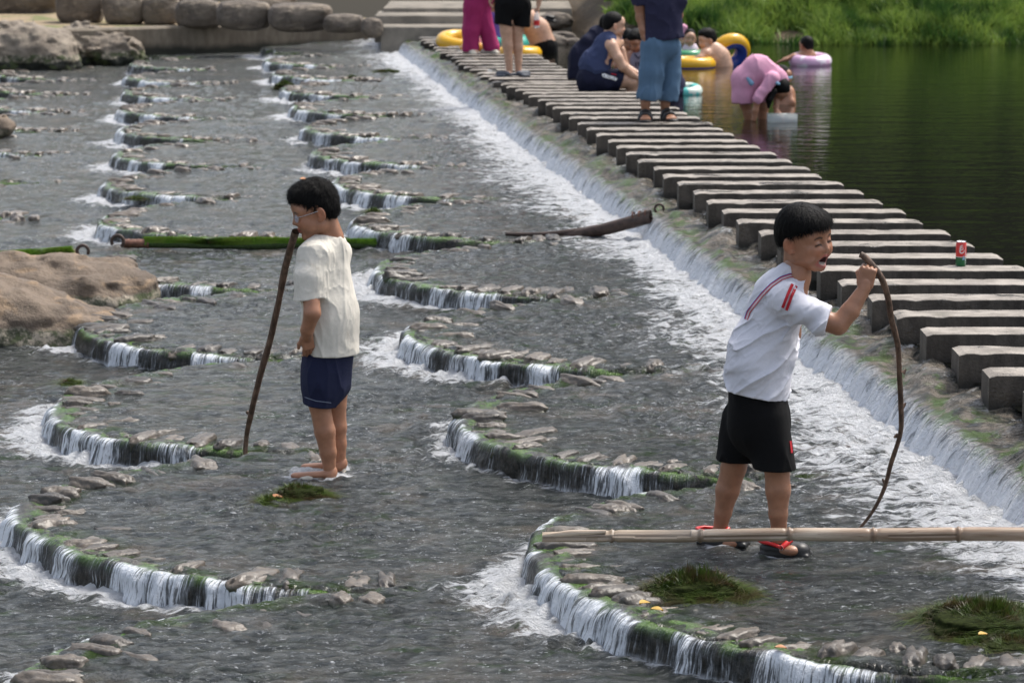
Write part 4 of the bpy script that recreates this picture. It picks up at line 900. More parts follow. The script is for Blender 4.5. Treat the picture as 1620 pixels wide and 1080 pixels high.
def paint_head(v, tint, mouth, squint):
    v = v+np.stack([.0012*vn(v[:, 0]*300, v[:, 1]*300, v[:, 2]*300, seed=i_) for i_ in range(3)], 1); x, y, z = v.T; c = np.repeat(np.array(tint)[None], len(v), 0); ax = np.abs(x)
    def blend(mask, col, a=1.0): c[:] = c*(1-(mask*a)[:, None])+np.array(col)[None]*(mask*a)[:, None]
    fr = sst(.03, .05, y)
    blend(fr*np.exp(-((ax-.040)/.018)**2-((z+.026)/.018)**2), (tint[0]*1.1, tint[1]*.8, tint[2]*.72), .5)
    blend(np.exp(-((ax-.082)/.012)**2)*np.exp(-((z+.006)/.03)**2)*(y > -.04), (tint[0]*1.05, tint[1]*.72, tint[2]*.65), .55)
    br = fr*np.exp(-((z-(.026-.0035*((ax-.03)/.014)**2))/.0044)**4)*sst(.012, .018, ax)*sst(.052, .045, ax); blend(br, (.025, .018, .014), .9)
    if squint:
        ln = fr*sst(.013, .017, ax)*sst(.049, .044, ax)*np.exp(-((z-(.0005-.004*((ax-.031)/.016)**2))/.0040)**2); blend(ln, (.010, .007, .006), 1)
    else:
        ey = fr*sst(.016, .019, ax)*sst(.046, .043, ax)*np.exp(-((z-.0015)/(.0052))**4); blend(ey, (.55, .5, .47), .8)
        blend(ey*np.exp(-((ax-.031)/.007)**4), (.02, .012, .01), 1)
        ln = fr*sst(.013, .017, ax)*sst(.049, .044, ax)*np.exp(-((z-(.007-.004*((ax-.031)/.016)**2))/.002)**2); blend(ln, (.015, .01, .008), .9)
    blend(fr*np.exp(-((ax-.007)/.003)**2-((z+.032)/.0025)**2), (.08, .03, .02), .7)
    if mouth == 'closed':
        lp = fr*sst(.023, .017, ax)*np.exp(-((z+.0555)/(.0095))**4)*(y > .07); blend(lp, (.38, .12, .10), .8)
        blend(fr*sst(.022, .017, ax)*np.exp(-((z+.0553)/.0016)**2), (.12, .04, .03), .9)
    else:
        r_ = np.hypot(x/.031, (z+.065)/.026); lp = fr*sst(1.08, .95, r_)*(y > .06); blend(lp, (.42, .13, .11), .85)
        r2 = np.hypot(x/.0215, (z+.0645)/.0150); blend(sst(1.12, .95, r2)*(y > .04)*(y < .083), (.06, .012, .012), 1)
        blend(sst(1.1, .9, np.hypot(x/.014, (z+.0765)/.0035))*(y > .05), (.62, .58, .5), .85)
    return c
def hair_prims(kind):
    if kind == 'bowl': hl = ([-.12, -.07, -.035, -.015, .015, .045, .075, .12], [-.030, -.032, -.012, .020, .036, .048, .060, .064]); cap = [('e', (0, -.014, .046), (.084, .100, .088)), ('e', (0, -.055, .005), (.066, .052, .058)), ('e', (0, .048, .070), (.068, .050, .042))]
    elif kind == 'short': hl = ([-.12, -.07, -.035, -.012, .015, .045, .065, .12], [-.052, -.052, -.040, .012, .014, .050, .060, .062]); cap = [('e', (0, -.016, .046), (.076, .095, .088)), ('e', (0, -.055, -.005), (.060, .048, .06)), ('c', (-.025, .056, .088), (.025, .056, .088), .028, .028), ('e', (0, .0, .09), (.06, .085, .055))]
    elif kind == 'crop': hl = ([-.12, -.06, -.03, .0, .04, .07, .12], [-.05, -.05, -.02, .015, .045, .06, .065]); cap = [('e', (0, -.014, .042), (.0755, .0925, .082)), ('e', (0, -.05, -.01), (.058, .046, .05))]
    elif kind == 'long': hl = ([-.14, -.06, -.02, .03, .06, .12], [-.30, -.30, -.20, .0, .05, .055]); cap = [('e', (0, -.016, .042), (.084, .102, .09)), ('w', (0, -.05, 0), (0, -.06, -.12), .072, .045, (0, 1, 0), .6)]
    elif kind == 'bun': hl = ([-.14, -.06, -.02, .03, .06, .12], [-.055, -.055, -.02, .02, .05, .058]); cap = [('e', (0, -.014, .042), (.080, .098, .088)), ('e', (0, -.05, -.01), (.062, .05, .055)), ('k', .006), ('c', (0, -.09, .075), (0, -.10, .085), .03, .032)]
    def cut(Pp, d):
        h = np.interp(Pp[:, 1], *hl)+.0035*vn(Pp[:, 0]*160, Pp[:, 1]*160, 0*Pp[:, 2], seed=8)
        r = np.hypot(Pp[:, 0], Pp[:, 1]+.01)+.02; a = np.arctan2(Pp[:, 0], Pp[:, 1]+.01)
        st_ = vn(a*17+Pp[:, 2]*12, Pp[:, 2]*9, seed=5)*.0010+vn(a*45+Pp[:, 2]*20, Pp[:, 2]*14, seed=6)*.0006+.003*vn(Pp[:, 0]*55, Pp[:, 1]*55, Pp[:, 2]*30, seed=7)*(kind == 'short')
        return -smin(-(d+st_), -(h-Pp[:, 2]), .010)
    return cap+[('f', cut)]
_hc = {}
def head(c, phi, nod, roll, s, tint, mouth='closed', squint=False, hair='crop', res=.0042, fat=0.0):
    R_ = frame(phi, nod, roll); key = (mouth, squint, res, fat)
    if key not in _hc: _hc[key] = sdf_mesh(head_prims(mouth, squint, fat), .025, res)
    v, f = _hc[key]; col = paint_head(v, tint, mouth, squint); hk = ('h', hair, res)
    if hair and hk not in _hc: _hc[hk] = sdf_mesh(hair_prims(hair), .03, res)
    hv = (place(_hc[hk][0], c, R_, s), _hc[hk][1]) if hair else None
    return (place(v, c, R_, s), f, col), hv, R_
# ---- hands: x thumb side, y along fingers, z palm normal; origin at the wrist
def hand_prims(curl, thumb, spread=1.0):
    p = [('b', (0, .045, 0), (.035, .044, .0135), np.eye(3), .012), ('k', .016), ('c', (0, -.03, 0), (0, .01, 0), .024, .024), ('e', (.022, .03, .008), (.016, .03, .012))]
    for x, L_, dy in ((.028, .066, 0), (.0095, .074, .004), (-.0095, .068, .001), (-.027, .054, -.006)):
        a = 0; q_ = np.array((x, .082+dy, 0.)); r_ = .0090; p.append(('k', .004)); dx = x*.12*spread
        for seg_, c_ in zip((.46, .30, .24), curl):
            a += math.radians(c_); n_ = q_+np.array((dx*seg_, math.cos(a), math.sin(a)))*L_*seg_; p.append(('c', q_, n_, r_, r_*.9)); q_ = n_; r_ *= .9
    p.append(('k', .008)); r_ = .0115
    for a_, b_ in zip(thumb[:-1], thumb[1:]): p.append(('c', a_, b_, r_, r_*.88)); r_ *= .88
    return p
TH_REL = [(.026, .018, .006), (.046, .045, .014), (.050, .072, .020)]
TH_FIST = [(.026, .020, .008), (.043, .055, .020), (.030, .078, .034), (.008, .082, .042)]
def hand(wr, ydir, zdir, s, kind='rel', left=False, res=.003):
    y = np.array(ydir, float); y /= np.linalg.norm(y); z = np.array(zdir, float); z -= y*(z@y); z /= np.linalg.norm(z); x = np.cross(y, z)
    key = ('hand', kind, res)
    if key not in _hc:
        _hc[key] = sdf_mesh(hand_prims(*{'rel': ((18, 28, 18), TH_REL), 'fist': ((72, 88, 50), TH_FIST), 'flat': ((4, 6, 4), TH_REL)}[kind]), .01, res)
    v, f = _hc[key]; v = v.copy()
    if left: v[:, 0] *= -1; f = f[:, ::-1]
    return place(v, wr, np.stack([x, y, z], 1), s), f
def add_hair(root, hv, c, R_, s, kind, n, L_, seed):
    """hair cap plus loose combed strands growing from it, one mesh"""
    V, f = hv; r = np.random.RandomState(seed); q_ = (V-np.array(c))@R_/s
    fn = np.cross(V[f[:, 1]]-V[f[:, 0]], V[f[:, 2]]-V[f[:, 0]]); N = np.zeros_like(V)
    for k_ in range(4): np.add.at(N, f[:, k_], fn)
    N /= np.linalg.norm(N, axis=1, keepdims=True)+1e-9
    out = (q_-np.array((0, -.01, .04))); N = np.where(((N@R_)*out).sum(1, keepdims=True) < 0, -N, N)
    ok = np.where(((N@R_)[:, 2] > -.35) & (q_[:, 2] > -.05))[0]; i_ = ok[r.randint(0, len(ok), n)]; p = V[i_]; nn_ = N[i_]; crown = np.array(c)+R_@np.array((.01, -.035, .14))*s
    dr = p-crown; dr += np.array((0, 0, -.04)) ; dr += r.randn(n, 3)*(.03 if kind == 'bowl' else .06)+(R_[:, 1]*(.05 if kind == 'short' else .0)); dr -= nn_*(dr*nn_).sum(1, keepdims=True); dr /= np.linalg.norm(dr, axis=1, keepdims=True)+1e-9
    ln = L_*(.5+r.rand(n)); lift = (.0025 if kind == 'bowl' else .007)*r.rand(n); sd_ = np.cross(dr, nn_); w_ = .0011; pts = []
    for t in (0, .35, .7, 1.0):
        b_ = p-nn_*.001+dr*(ln*t)[:, None]+nn_*(lift*np.sin(t*2.2)*(1 if kind == 'bowl' else 1.3*t+.3)-.0*t)[:, None]-np.array((0, 0, 1.))*(ln*t*t*.22)[:, None]; wk = w_*(1-t*.85)
        pts += [b_-sd_*wk, b_+sd_*wk]
    S_ = np.stack(pts, 1).reshape(-1, 3); base = (np.arange(n)*8)[:, None]; F_ = np.concatenate([base+np.array([[2*k_, 2*k_+1, 2*k_+3, 2*k_+2]]) for k_ in range(3)])
    return mesh_np("hair", rel(np.concatenate([V, S_]), root), np.concatenate([f, F_+len(V)]), MHAIR, root)
def body_mesh(root, pieces, tint, mat=None):
    """pieces: (v,f) or (v,f,colours) -> ONE mesh named body under the person's empty"""
    V, Fc, Cc, o_ = [], [], [], 0
    for p in pieces:
        v, f = p[0], p[1]; c = p[2] if len(p) > 2 else np.repeat(np.array(tint)[None], len(v), 0)
        V.append(v); Fc.append(f+o_); Cc.append(c); o_ += len(v)
    return mesh_np("body", rel(np.concatenate(V), root), np.concatenate(Fc), mat or MSKIN, root, attrs={'tint': np.concatenate(Cc)})
def garment(name, root, prims, k, res, mat, label=None):
    v, f = sdf_mesh(prims, k, res); o = mesh_np(name, rel(v, root), f, mat, root)
    if label: o['label'] = label
    return o
def folds(amp, sx, sy, sz, seed, R_=None, ridge=.6):
    def fn(Pp, d):
        q_ = Pp@npa(R_) if R_ is not None else Pp
        a = fbm(q_[:, 0]*sx, q_[:, 1]*sy, q_[:, 2]*sz, seed=seed, o=3, g=.5); b = np.abs(fbm(q_[:, 0]*sx*1.3+7, q_[:, 1]*sy*1.3, q_[:, 2]*sz*1.3, seed=seed+3, o=2))
        cr = np.clip(1-b*5, 0, 1)**2
        return d+amp*(a*(1-ridge)+ridge*(b*2.2-.5))-amp*.42*cr
    return ('f', fn)
def cutv(a, n, r=.004): return ('cut', a, n, r)
def piece(prims, k, res): return sdf_mesh(prims, k, res)
def person(px, py, z, label, group=None, Yov=None):
    global Y0
    g_ = np.array(G(px, py, z)); Y0 = g_[1] if Yov is None else Yov
    return empty("person", tuple(g_), label, "person", group)
def decal(name, path, wd, mats, target, root, off=.0045, n=26, rows=None):
    """a printed or sewn band following a garment's surface: path in photo pixels, wd in pixels"""
    me = target.data; V = np.zeros(len(me.vertices)*3); me.vertices.foreach_get("co", V); V = V.reshape(-1, 3)+np.array(root.location)
    bvh = BVHTree.FromPolygons([tuple(v) for v in V], [tuple(p.vertices) for p in me.polygons]); cam_ = Vector((0, 0, CAMZ))
    path = np.array(path, float); L = np.concatenate([[0], np.cumsum(np.linalg.norm(np.diff(path, axis=0), axis=1))]); t = np.linspace(0, L[-1], n)
    x = np.interp(t, L, path[:, 0]); y = np.interp(t, L, path[:, 1]); dx, dy = np.gradient(x), np.gradient(y); l_ = np.hypot(dx, dy); nx_, ny_ = -dy/l_, dx/l_
    k_ = len(mats)+1; W_ = np.linspace(-.5, .5, k_)*wd; out = []; last = None
    for i_ in range(n):
        for w_ in W_:
            dv = Vector(ray(x[i_]+nx_[i_]*w_, y[i_]+ny_[i_]*w_)).normalized(); hit, nr, _, _ = bvh.ray_cast(cam_, dv)
            if hit is None: hit = last if last is not None else Vector(Q(x[i_], y[i_])); 
            last = hit; out.append(hit-dv*off*1.6)
    out = np.array([tuple(v) for v in out]); f = []; fm = []
    for i_ in range(n-1):
        for j_ in range(k_-1): f.append((i_*k_+j_, i_*k_+j_+1, (i_+1)*k_+j_+1, (i_+1)*k_+j_)); fm.append(j_)
    return mesh_np(name, out-np.array(root.location), f, None, root, mats=mats, fm=fm)
def shoe_prims(c, yaw, L_, wd, h, sole=True):
    """closed clog: toe at +y of its frame"""
    R_ = frame(yaw); c = np.array(c); T = lambda x, y, z: tuple(c+R_@np.array((x, y, z)))
    return [('w', T(0, -L_*.30, h*.45), T(0, L_*.28, h*.38), wd*.48, wd*.52, R_[:, 2], h/wd), ('k', .008), ('b', T(0, 0, .008), (wd*.5, L_*.5, .010), R_, .009)], R_, T
MWH2 = cloth("white_jersey", (.70, .70, .76), .8); MCREAM = cloth("cream_cotton", (.70, .66, .58), .9, stain=((.62, .57, .49), 9)); MNAVY = cloth("navy_denim", (.018, .022, .055), .85); MBLK = cloth("black_cloth", (.0045, .0045, .005), .9)
MREDC = cloth("red_trim", (.45, .02, .03), .7); MBLUC = cloth("blue_trim", (.07, .08, .28), .7); MGREYT = cloth("grey_trim", (.45, .42, .45), .8); MRUB = simple("black_rubber", (.012, .012, .012), .45, .2); MREDP = simple("red_plastic", (.6, .02, .02), .35, .05); MCRSH = simple("cream_rubber", (.55, .50, .42), .5, .15)
# ================= boy in the cream t-shirt
ZL = ROWS[1]['z']
MDEN0 = cloth('pale_thread', (.30, .34, .45), .8)
def boy_cream():
    root = person(520, 752, ZL, "boy in oversized cream t-shirt and navy shorts with a long stick at his mouth"); e = np.array((-.9, .42, 0))
    hc = Q(499, 335, 0); hd, hr, R_ = head(hc, 192, 16, 0, 1.02, SK_TAN, hair='short', res=.0026)
    neck = piece([Cn((505, 345, .01, .046), (522, 382, .02, .052)), Cn((522, 382, .02, .055), (520, 420, .02, .08))], .03, .005)
    arm = piece(chain((490, 440, -.14, .040), (494, 495, -.19, .036), (486, 522, -.16, .028), (485, 532, -.14, .024)), .012, .004)
    hnd = hand(Q(485, 530, -.14), (.12, .35, -1), (-.4, 1, 0), .80, 'rel', True)
    arm2 = piece(chain((538, 420, .14, .04), (520, 490, .20, .034), (495, 528, .16, .024)), .03, .006); hnd2 = hand(Q(495, 528, .16), (-.1, -.2, -1), (.4, -1, 0), .8, 'rel', False, .004)
    leg = lambda k, a, b, d, dy: piece(chain((k[0]+5, k[1]-75, dy, .062), (*k, dy, .046), (a[0], a[1], dy, .045), (b[0], b[1], dy, .036), (d[0], d[1], dy, .025)), .012, .0045)
    l1 = leg((506, 642), (514, 682), (519, 715), (522, 748), -.03); l2 = leg((531, 640), (532, 675), (535, 702), (538, 734), .10)
    ft = lambda px, py, dy: piece([('k', .02), Cn((px+3, py-4, dy, .026), (px+1, py+3, dy, .026)), ('w', Q(px, py+1, dy), Q(px-52, py+4, dy-.02), .028, .026, (0, 0, 1), .55)], .02, .0045)
    f1 = ft(521, 748, -.03); f2 = ft(537, 734, .1)
    tor = piece([Wn((524, 560, .03, .105), (517, 425, .02, .100), e, .65), ('k', .03)]+chain((508, 560, -.02, .065), (508, 585, -.03, .062))+chain((532, 560, .07, .065), (534, 585, .08, .062))+chain((494, 412, -.10, .038), (540, 405, .11, .038)), .04, .007)
    body_mesh(root, [hd, neck, tor, arm, hnd, arm2, hnd2, l1, l2, f1, f2], SK_TAN)
    add_hair(root, hr, hc, R_, 1.02, 'short', 10000, .019, 4)
    # t-shirt
    T = [Wn((528, 570, .02, .150), (524, 500, .02, .150), e, .70), Wn((524, 500, .02, .145), (516, 415, .02, .130), e, .72), ('k', .05), Cn((494, 402, -.10, .050), (538, 398, .11, .050)), Cn((505, 388, .01, .05), (528, 386, .02, .05)), ('k', .03)]
    hem = Q(525, 560, 0)
    FC = [folds(.009, 7, 7, 2.2, 71, None, .35), folds(.003, 22, 22, 10, 75)]
    T = [('g', T+FC+[cutv(hem, (-.04, 0, -1))], .05), ('k', .07), ('g', chain((496, 404, -.10, .046), (489, 440, -.14, .060), (487, 500, -.16, .070))+FC+[cutv(Q(487, 473, -.15), (.13, 0, -1))], .03)]
    T += [('shell', .011), ('sub', ('c', Q(506, 346, .01), Q(521, 382, .02), .048, .060), .004)]
    sh = garment("t_shirt", root, T, .05, .0042, MCREAM)
    decal("sleeve_seam", [(466, 412), (480, 410), (492, 415), (505, 424)], 1.6, [MCREAM], sh, root)
    # shorts
    S = [Wn((519, 560, .02, .130), (517, 600, .02, .125), e, .80), ('k', .03)]+chain((507, 590, -.02, .078), (505, 645, -.03, .066))+[('k', .012)]+chain((530, 585, .10, .066), (522, 628, .14, .056))
    S += [folds(.009, 10, 10, 3.5, 81), cutv(Q(500, 640, 0), (-.10, 0, -1)), ('shell', .010)]
    so_ = garment("shorts", root, S, .03, .0045, MNAVY)
    decal("hem_stitching", [(482, 628), (500, 634), (524, 637)], 1.0, [MDEN0], so_, root)
    for (px, py, dy) in ((521, 750, -.03), (537, 738, .10)):
        a = Q(px, py+10, dy); b_ = Q(px-56, py+13, dy-.02); sh_ = garment("sandal", root, [('w', a, b_, .036, .036, (0, 0, 1), .28), ('k', .01), ('w', a+np.array((.018, 0, .012)), a+np.array((.020, 0, .028)), .026, .020, (1, 0, 0), .5), ('w', a+(b_-a)*.62+np.array((0, 0, .02)), a+(b_-a)*.72+np.array((0, 0, .018)), .034, .034, (0, 0, 1), .6)], .01, .005, MCRSH)
    # glasses: two rims, bridge, temple
    gl = empty("glasses", (0, 0, 0)); gl.name = "glasses"; gl.parent = root
    V_, F_ = [], []
    W = lambda x, y, z: place(np.array((x, y, z)), hc, R_, 1.02)
    mg = simple("silver_wire", (.45, .47, .5), .25, .1, met=1.0); rim = []
    for s_ in (-1, 1):
        a = np.linspace(0, 2*np.pi, 25); rim.append(tube([W(s_*.033+.021*np.cos(t)*1.05, .097-.010*abs(np.cos(t)*s_*.5+.5)*0-abs(s_*.033+.021*np.cos(t))*.18, .0+.0165*np.sin(t)) for t in a], [.0011]*25, 6, caps=False))
        rim.append(tube([W(s_*.055, .086, .006), W(s_*.074, .055, .008), W(s_*.079, .0, .010), W(s_*.078, -.02, .004)], [.0014]*4, 6))
    rim.append(tube([W(-.012, .096, .003), W(0, .100, .006), W(.012, .096, .003)], [.0011]*3, 6)); v, f = merge(rim); o = mesh_np("glasses_frame", rel(v, root), f, mg, root); clean(o); bpy.data.objects.remove(gl)
    ml = M("spectacle_lens"); ml.set(c=(.75, .8, .95), r=.05, al=.28); mlo = ml.m
    for s_ in (-1, 1):
        a = np.linspace(0, 2*np.pi, 20, endpoint=False); v = [W(s_*.033+.021*np.cos(t), .0962-abs(s_*.033+.021*np.cos(t))*.18, .0165*np.sin(t)) for t in a]; v += [p_-R_[:, 1]*.0015 for p_ in v]
        mesh_np("lens", rel(np.array(v), root), [tuple(range(20)), tuple(range(39, 19, -1))]+[(i_, (i_+1) % 20, 20+(i_+1) % 20, 20+i_) for i_ in range(20)], mlo, root, smooth=False)
    # the stick in his mouth and the leaf on his head
    yt = W(0, .095, -.056)[1]; yb_ = G(389, 715, ZL)[1]; n_ = 8
    pix = [(468, 366), (459, 395), (450, 430), (441, 475), (428, 535), (410, 600), (397, 655), (390, 690), (388, 717)]
    stick("wooden_stick", pix, 0, [.0165, .0160, .0150, .0145, .0145, .0140, .0125, .0115, .010], [], "long straight brown stick held upright against the mouth of the boy in cream", 3, Ys=[yt-.01+(yb_-yt)*i_/(len(pix)-1) for i_ in range(len(pix))])
    kn = tube([P(399, 655, yb_-.1), P(391, 652, yb_-.12), P(390, 650, yb_-.12)], [.012, .008, .004], 8)
    o = mesh_np("knot", kn[0]-np.array(bpy.data.objects["wooden_stick"].location), kn[1], MBARK, bpy.data.objects["wooden_stick"]); clean(o)
    top = W(.0, .01, .146); leaf(0, 0, 0, .036, MLO, "small orange-brown leaf resting on the hair of the boy in cream", pos=top, yaw=.3, tilt=.3)
boy_cream()
# ================= boy in the white t-shirt
def boy_white():
    root = person(1240, 872, 0.0, "shouting boy in white t-shirt and black shorts, leaning forward and gripping a bent stick"); e = np.array((.95, -.30, 0))
    hc = Q(1273, 379, -.02); hd, hr, R_ = head(hc, -43, 4, -8, 1.03, SK_TAN, 'open', True, 'bowl', .0026, .006)
    neck = piece([Cn((1269, 396, .0, .047), (1257, 440, .0, .050)), Cn((1257, 440, .0, .055), (1240, 480, .0, .09))], .03, .005)
    el = (1326, 514, -.17); wr = (1368, 455, -.14)
    arm = piece(chain((1262, 480, -.13, .044), (1290, 502, -.15, .040), (*el, .036), (1345, 492, -.16, .034), (*wr, .0225))+[('k', .008), Cn((*wr, .0225), (1370, 448, -.14, .021))], .010, .0038)
    yd = Q(1378, 412, -.14)-Q(*wr); hn = hand(Q(*wr), yd, (0.15, 1, -.1), .84, 'fist', False, .0026)
    arm2 = piece(chain((1262, 460, .13, .04), (1250, 530, .17, .034), (1232, 560, .10, .026)), .03, .006)
    l1 = piece(chain((1215, 650, -.06, .060), (1229, 735, -.08, .048), (1231, 775, -.08, .0455), (1231, 812, -.08, .034), (1233, 845, -.07, .0275), (1234, 866, -.07, .027)), .012, .0042)
    l2 = piece(chain((1180, 650, .06, .060), (1161, 738, .10, .047), (1151, 775, .11, .044), (1144, 810, .12, .031), (1138, 842, .13, .0255), (1136, 856, .13, .026)), .012, .0042)
    f1 = piece([('w', Q(1232, 868, -.07), Q(1252, 870, -.11), .032, .034, (0, 0, 1), .6)], .02, .0045); f2 = piece([('w', Q(1134, 855, .13), Q(1160, 858, .09), .030, .032, (0, 0, 1), .6)], .02, .0045)
    tor = piece([Wn((1195, 635, .0, .100), (1228, 495, 0, .095), e, .75), ('k', .03)]+chain((1210, 640, -.05, .062), (1215, 660, -.06, .060))+chain((1182, 640, .05, .062), (1180, 660, .06, .060))+chain((1258, 478, -.11, .036), (1262, 462, .12, .036)), .04, .007)
    body_mesh(root, [hd, neck, tor, arm, hn, arm2, l1, l2, f1, f2], SK_BR); add_hair(root, hr, hc, R_, 1.03, 'bowl', 12000, .022, 5)
    T = [Wn((1193, 640, 0, .148), (1203, 570, 0, .143), e, .80), Wn((1203, 570, 0, .140), (1230, 490, 0, .128), e, .78), ('k', .05), Cn((1240, 472, -.12, .046), (1254, 462, .13, .05)), Cn((1254, 440, .0, .056), (1243, 458, 0, .07)), ('k', .035)]
    SLV = chain((1243, 474, -.135, .052), (1262, 486, -.15, .055), (1296, 501, -.16, .057), (1322, 512, -.17, .060))
    ax_ = Q(*el)-Q(1250, 480, -.135); ax_ /= np.linalg.norm(ax_); cpt = Q(1311, 506, -.16)
    hemn = np.array((-.19, 0, -1.))
    Rf = None; a_ = math.radians(38); Rd = np.stack([np.array((math.cos(a_), 0, math.sin(a_))), np.array((0, 1., 0)), np.array((-math.sin(a_), 0, math.cos(a_)))], 1); FW = [folds(.014, 3.2, 6, 13, 91, Rd, .7), folds(.004, 9, 14, 30, 95, Rd, .5)]
    T = [('g', T+FW+[cutv(Q(1195, 622, 0), hemn)], .05), ('k', .035), ('g', SLV+FW+[cutv(cpt, ax_*np.array((1, 1, .6)))], .03)]
    T += [('shell', .011), ('sub', ('c', Q(1280, 385, 0), Q(1264, 432, 0), .055, .058), .004)]
    sh = garment("t_shirt", root, T, .05, .0040, MWH2)
    decal("sleeve_stripe", [(1254, 449), (1247, 464), (1238, 487)], 4.6, [MREDC], sh, root, n=16); decal("sleeve_stripe", [(1260, 452), (1253, 467), (1244, 491)], 4.6, [MREDC], sh, root, n=16)
    decal("shoulder_strap", [(1264, 437), (1251, 435), (1236, 440), (1220, 451), (1206, 465), (1194, 480), (1184, 493), (1180, 505)], 6.5, [MREDC, MGREYT, MGREYT, MREDC, MBLUC], sh, root, .004, 40)
    S = [Wn((1197, 615, 0, .128), (1197, 665, 0, .136), e, .84), ('k', .04)]+chain((1213, 665, -.06, .088), (1226, 745, -.09, .082))+[('k', .012)]+chain((1181, 665, .06, .088), (1166, 740, .09, .085))
    S += [folds(.010, 9, 9, 3, 101), cutv(Q(1195, 734, 0), (.0, 0, -1)), ('shell', .010)]
    so_ = garment("shorts", root, S, .03, .0045, MBLK); decal("side_patch", [(1251, 697), (1252, 706), (1253, 716)], 3.2, [MREDC], so_, root, n=6)
    for (px, py, dy, yaw) in ((1240, 874, -.08, -18), (1144, 860, .12, -20)):
        c = np.array(G(px, py, 0)); c[1] = Y0+dy; c[2] = .0
        pr, Rr, Tt = shoe_prims(c, yaw, .195, .078, .062); s_ = garment("clog", root, pr+[('k', .005), ('sub', ('c', Tt(0, -.06, .07), Tt(0, -.02, .09), .034, .036), .005)], .015, .0042, MRUB)
        v, f = tube([Tt(.040, -.005, .040), Tt(.044, -.04, .052), Tt(.03, -.085, .056), Tt(0, -.105, .056), Tt(-.03, -.085, .056), Tt(-.044, -.04, .052), Tt(-.040, -.005, .040)], [.007]*7, 8); o = mesh_np("heel_strap", rel(v, root), f, MREDP, s_); clean(o)
        v, f = tube([Tt(.0, .02, .062), Tt(.026, .012, .054), Tt(.043, -.004, .040)], [.011]*3, 10); o = mesh_np("instep_band", rel(v, root), f, MREDP, s_); clean(o)
        v, f = tube([Tt(.042, -.004, .040), Tt(.050, -.005, .041)], [.010, .009], 12); o = mesh_np("strap_button", rel(v, root), f, MWHT, s_); clean(o)
    yt = Y0-.115; yb_ = G(1358, 838, 0)[1]
    pix = [(1361, 402), (1369, 407), (1384, 424), (1396, 442), (1405, 470), (1412, 505), (1419, 545), (1425, 595), (1426, 640), (1421, 685), (1412, 730), (1398, 775), (1378, 812), (1356, 840)]
    pix = [(x_+(2.2*math.sin(i_*2.3)+1.2*math.sin(i_*5.1) if 4 < i_ < 13 else 0), y_) for i_, (x_, y_) in enumerate(pix)]; ys = [yt-.0 if i_ < 4 else yt+(yb_-yt)*(i_-3)/10 for i_ in range(14)]
    stick("bent_stick", pix, 0, [.0125, .013, .013, .012, .0115, .011, .0108, .0105, .0105, .0095, .009, .008, .007, .006], [], "thin bowed brown stick gripped by the boy in white, its tip in the water", 5, Ys=ys)
    st_ = bpy.data.objects["bent_stick"]; 
    for (px, py, dx, dyy) in ((1426, 645, 7, -4), (1421, 688, -7, 2), (1402, 765, -6, -4), (1428, 590, 5, -3)):
        yy = yt+(yb_-yt)*np.interp(py, [442, 840], [0, 1]); kv, kf = tube([P(px, py, yy), P(px+dx*.6, py+dyy, yy), P(px+dx, py+dyy*2, yy)], [.010, .0065, .003], 8); o = mesh_np("twig_stub", kv-np.array(st_.location), kf, MBARK, st_); clean(o)
boy_white()
# ================= people and floats at the pool
POOLZ = .222
MMAG = cloth("magenta_cloth", (.33, .025, .115), .7); MSLATE = cloth("slate_blue_jersey", (.045, .060, .13), .8); MNV2 = cloth("dark_navy_jersey", (.012, .014, .035), .8); MROY = cloth("royal_blue_trim", (.01, .03, .42), .7)
MDEN = cloth("washed_denim", (.10, .175, .27), .85, stain=((.16, .24, .34), 6)); MSHN = cloth("navy_shirt", (.028, .028, .06), .85, stain=((.05, .05, .09), 30)); MGRV = cloth("grey_vest", (.22, .21, .27), .8); MPNK = cloth("pink_dress", (.72, .36, .50), .7); MPBL = cloth("pale_blue_trim", (.25, .45, .62), .7)
MPUR = cloth("purple_dress", (.16, .09, .34), .7); MWP = cloth("white_swimsuit", (.7, .6, .68), .7); MSLIP = simple("slate_slipper", (.06, .07, .09), .6, .2)
def man_hand(px, py, dy, ydir, zdir, left=False, s=1.0, kind='rel'): return hand(Q(px, py, dy), ydir, zdir, s, kind, left, .005)
BR = .010
def standing(px, py, z, label, skin):
    return person(px, py, z, label)
